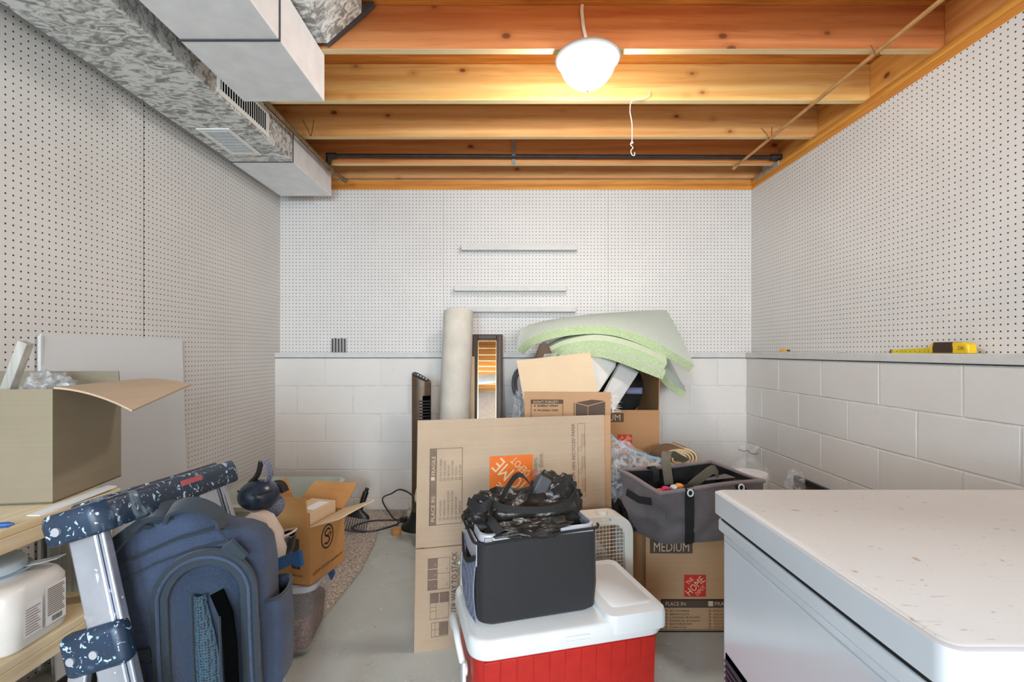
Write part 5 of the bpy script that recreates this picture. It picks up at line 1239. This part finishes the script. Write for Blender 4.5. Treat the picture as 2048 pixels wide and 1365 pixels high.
mb = MB(); mb.loft([[Vector((p.x, p.y, p.z)) for p in sell(w, .035, z, 2.2, 24, (cx, 0))] for w, z, cx in ((.02, -.07, -.02), (.04, -.05, -.01), (.05, -.01, .0), (.045, .03, .01), (.042, .032, .01))], True, False); mb.build('upper', M['blackgloss'], t, smooth=True)
MB().loft([[Vector((p.x-.005, p.y-.012, .0+p.x*.6+h)) for p in sell(.045, .022, 0, 2.2, 24)] for h in (0, .006)]).build('insole', M['silver'], t, smooth=50)
MB().tube([Vector((p.x+.01, p.y, .032+p.x*.3)) for p in sell(.045, .036, 0, 2.2, 24)], .003, 6, closed=True).build('collar', M['cream'], t, smooth=True)
t = thing('blue_buckle', 'bright blue denim strap end with clear buckle by the golden carton', 'strap', P(583, 1113, 1.45))
o = t.location
MB().slab([p-o for p in (P(550, 1118, 1.44), P(584, 1106, 1.45), P(604, 1098, 1.45), P(609, 1130, 1.45), P(594, 1134, 1.45), P(586, 1128, 1.45), P(556, 1142, 1.44))], .008).build('strap', M['bluefab'], t, bevel=.002)
MB().slab([p-o+Vector((0, -.002, 0)) for p in (P(598, 1100, 1.45), P(604, 1098, 1.45), P(609, 1130, 1.45), P(603, 1132, 1.45))], .010).build('buckle_edge', M['blue'], t, bevel=.001)

# ------------------------------------------------------------------ clear tote of pellets with golden carton on top
t = thing('clear_tote', 'clear plastic tote part-filled with brown pellets on the floor', 'tote', (-.935, 1.90, .012), math.radians(6))
tw, td, thh = .40, .30, .255
mb = MB(); mb.loft([rr(tw-.06, td-.05, .03, .0, 6), rr(tw-.05, td-.04, .035, .006, 6), rr(tw-.012, td-.012, .04, thh, 6), rr(tw-.018, td-.018, .04, thh, 6), rr(tw-.056, td-.046, .033, .010, 6)], True, True); mb.build('bin', M['clear'], t, smooth=50)
mb = MB(); mb.loft([rr(tw-.07, td-.06, .03, .012, 6), rr(tw-.05, td-.04, .035, .12, 6), rr(tw-.06, td-.05, .03, .135, 6)]); mb.build('pellets', M['seed'], t, smooth=50, kind='stuff')
mb = MB(); mb.loft([rr(tw, td, .045, thh-.012, 7), rr(tw+.01, td+.01, .045, thh, 7), rr(tw+.01, td+.01, .045, thh+.012, 7), rr(tw-.01, td-.01, .04, thh+.018, 7), rr(tw-.05, td-.05, .03, thh+.014, 7)]); mb.build('lid', M['lidclear'], t, smooth=50)
MB().slab([(tw/2-.004, .0, thh+.014), (tw/2-.004, .085, thh+.014), (tw/2+.018, .075, thh-.045), (tw/2+.018, .01, thh-.045)], .005).build('blue_latch', M['blue'], t, bevel=.003)
GB = Vector((-.73, 1.754, .287)); ang = math.radians(14.5)
t = thing('golden_carton', 'open golden cardboard box with round logo, on the clear tote', 'box', GB, -ang)
# own axes: near vertical corner at origin; front face runs to -x, right face runs to +y
gw, gd, gh, th = .235, .22, .222, .004
mb = MB(); mb.bb(-gw, 0, 0, gd, 0, th).bb(-gw, 0, 0, th, 0, gh).bb(-gw, 0, gd-th, gd, 0, gh).bb(-gw, -gw+th, th, gd-th, 0, gh).bb(-th, 0, th, gd-th, 0, gh)
bd = mb.build('body', M['kraft_orange'], t)
mb = MB(); mb.slab([(-gw+.002, 0, gh), (-.004, 0, gh), (-.012, -.004, gh+.105), (-gw+.002, .0, gh+.10)], -.004); ff = mb.build('flap', M['kraft_orange'], t)
mb = MB(); mb.slab([(0, .004, gh), (0, gd-.004, gh), (.165, gd-.05, gh+.062), (.10, .03, gh+.028)], -.004); mb.build('flap', M['kraft_light'], t)
mb = MB(); mb.slab([(-.004, gd, gh), (-gw+.004, gd, gh), (-gw+.03, gd+.09, gh+.075), (.010, gd+.08, gh+.082), (.0, gd+.02, gh+.02)], -.004); mb.build('flap', M['kraft_orange'], t)
mb = MB(); mb.slab([(-gw, gd-.004, gh), (-gw, .004, gh), (-gw-.06, .06, gh+.04), (-gw-.03, gd-.02, gh+.115)], -.004); mb.build('flap', M['kraft_orange'], t)
MB().bb(-gw+.03, -.02, .0-.0008, -.0002, gh+.062, gh+.104).build('packing_tape', M['kraft_warm'], ff)
p = Print((0, 0, 0), (0, 1, 0), (0, 0, 1), .001)
ringp = lambda r, k=28: [(.105+r*.82*math.cos(i*2*PI/k), .148+r*math.sin(i*2*PI/k)) for i in range(k)]
R1 = ringp(.044)
for a_, b_ in zip(R1, R1[1:]+R1[:1]): p.line(*a_, *b_, .006, M['ink_black'])
S_ = [(.124, .170), (.108, .178), (.090, .168), (.092, .154), (.112, .146), (.120, .132), (.106, .120), (.086, .126)]
for a_, b_ in zip(S_, S_[1:]): p.line(*a_, *b_, .007, M['ink_black'])
p.line(.100, .150, .128, .160, .005, M['ink_black']).line(.128, .160, .126, .142, .005, M['ink_black'])
p.text('CUSTOM TOP-TECH  www.skillers.com', .018, .030, .185, .013, M['ink_black'], .06)
p.rect(.075, .0, .105, .09, M['kraft_warm'], .5)
p.build('print', bd)
p = Print((-gw, 0, 0), (1, 0, 0), (0, 0, 1), .001); p.text('www.skillers.com', .122, .032, .085, .009, M['ink_black'])
p.poly([(.150, .110), (.158, .172), (.190, .172), (.190, .128), (.150, .100)], M['ink']).poly([(.150, .105), (.205, .103), (.205, .088), (.196, .086), (.194, .058), (.158, .060), (.156, .088), (.150, .090)], M['ink'])
p.build('print', bd)
t = thing('small_inner_box', 'small pale box with torn label standing inside the golden carton', 'box', Matrix.Rotation(-ang, 3, 'Z') @ Vector((-.065, .095, 0))+GB+Vector((0, 0, .005)), -ang)
MB().bb(-.055, .055, -.08, .08, 0, .262).build('box', M['kraft_light'], t, bevel=.002)
MB().bb(-.0, .045, -.05, .05, .2622, .2632).build('torn_label', M['label'], t)
p = Print((-.055, -.0802, 0), (1, 0, 0), (0, 0, 1), .0008); p.text('EXCEL', .02, .225, .05, .01, M['ink_black']).rect(.075, .20, .11, .262, M['kraft_mid']); p.build('print', t)

# ------------------------------------------------------------------ behind: sage bin and scoop
t = thing('sage_bin', 'pale sage plastic bin behind the golden carton by the back wall', 'bin', (-1.30, 2.72, .0))
mb = MB(); mb.loft([rr(.44, .44, .08, .012, 6), rr(.54, .54, .10, .325, 6), rr(.60, .60, .11, .338, 6), rr(.60, .60, .11, .360, 6), rr(.55, .55, .10, .366, 6), rr(.52, .52, .09, .31, 6), rr(.45, .45, .08, .05, 6)]); mb.build('bin', M['sage'], t, smooth=50)
t = thing('litter_scoop', 'black long-handled scoop with slotted grey basket by the back wall', 'scoop', (-.965, 3.02, .012), rot=(-.10, .16, 0))
MB().tube(cat([(.0, 0, .115), (.008, 0, .17), (.018, 0, .24), (.024, 0, .275)]), [.016]*8+[.018]*6+[.012]*5, 10).build('handle', M['blackpl'], t, smooth=True)
MB().loft([sell(w, .02, z, 2.4, 20, (0, 0)) for w, z in ((.075, .085), (.066, .105), (.03, .128), (.014, .14))]).build('hood', M['blackpl'], t, smooth=True)
for i in range(10): MB().tube([(-.072+.016*i, -.03, .0), (-.070+.0155*i, -.024, .05), (-.066+.0145*i, -.015, .088)], .0028, 6).build('tine', M['grille'], t, smooth=True)
MB().bb(-.076, .076, -.034, -.026, 0, .010).build('lip', M['grille'], t, bevel=.002)
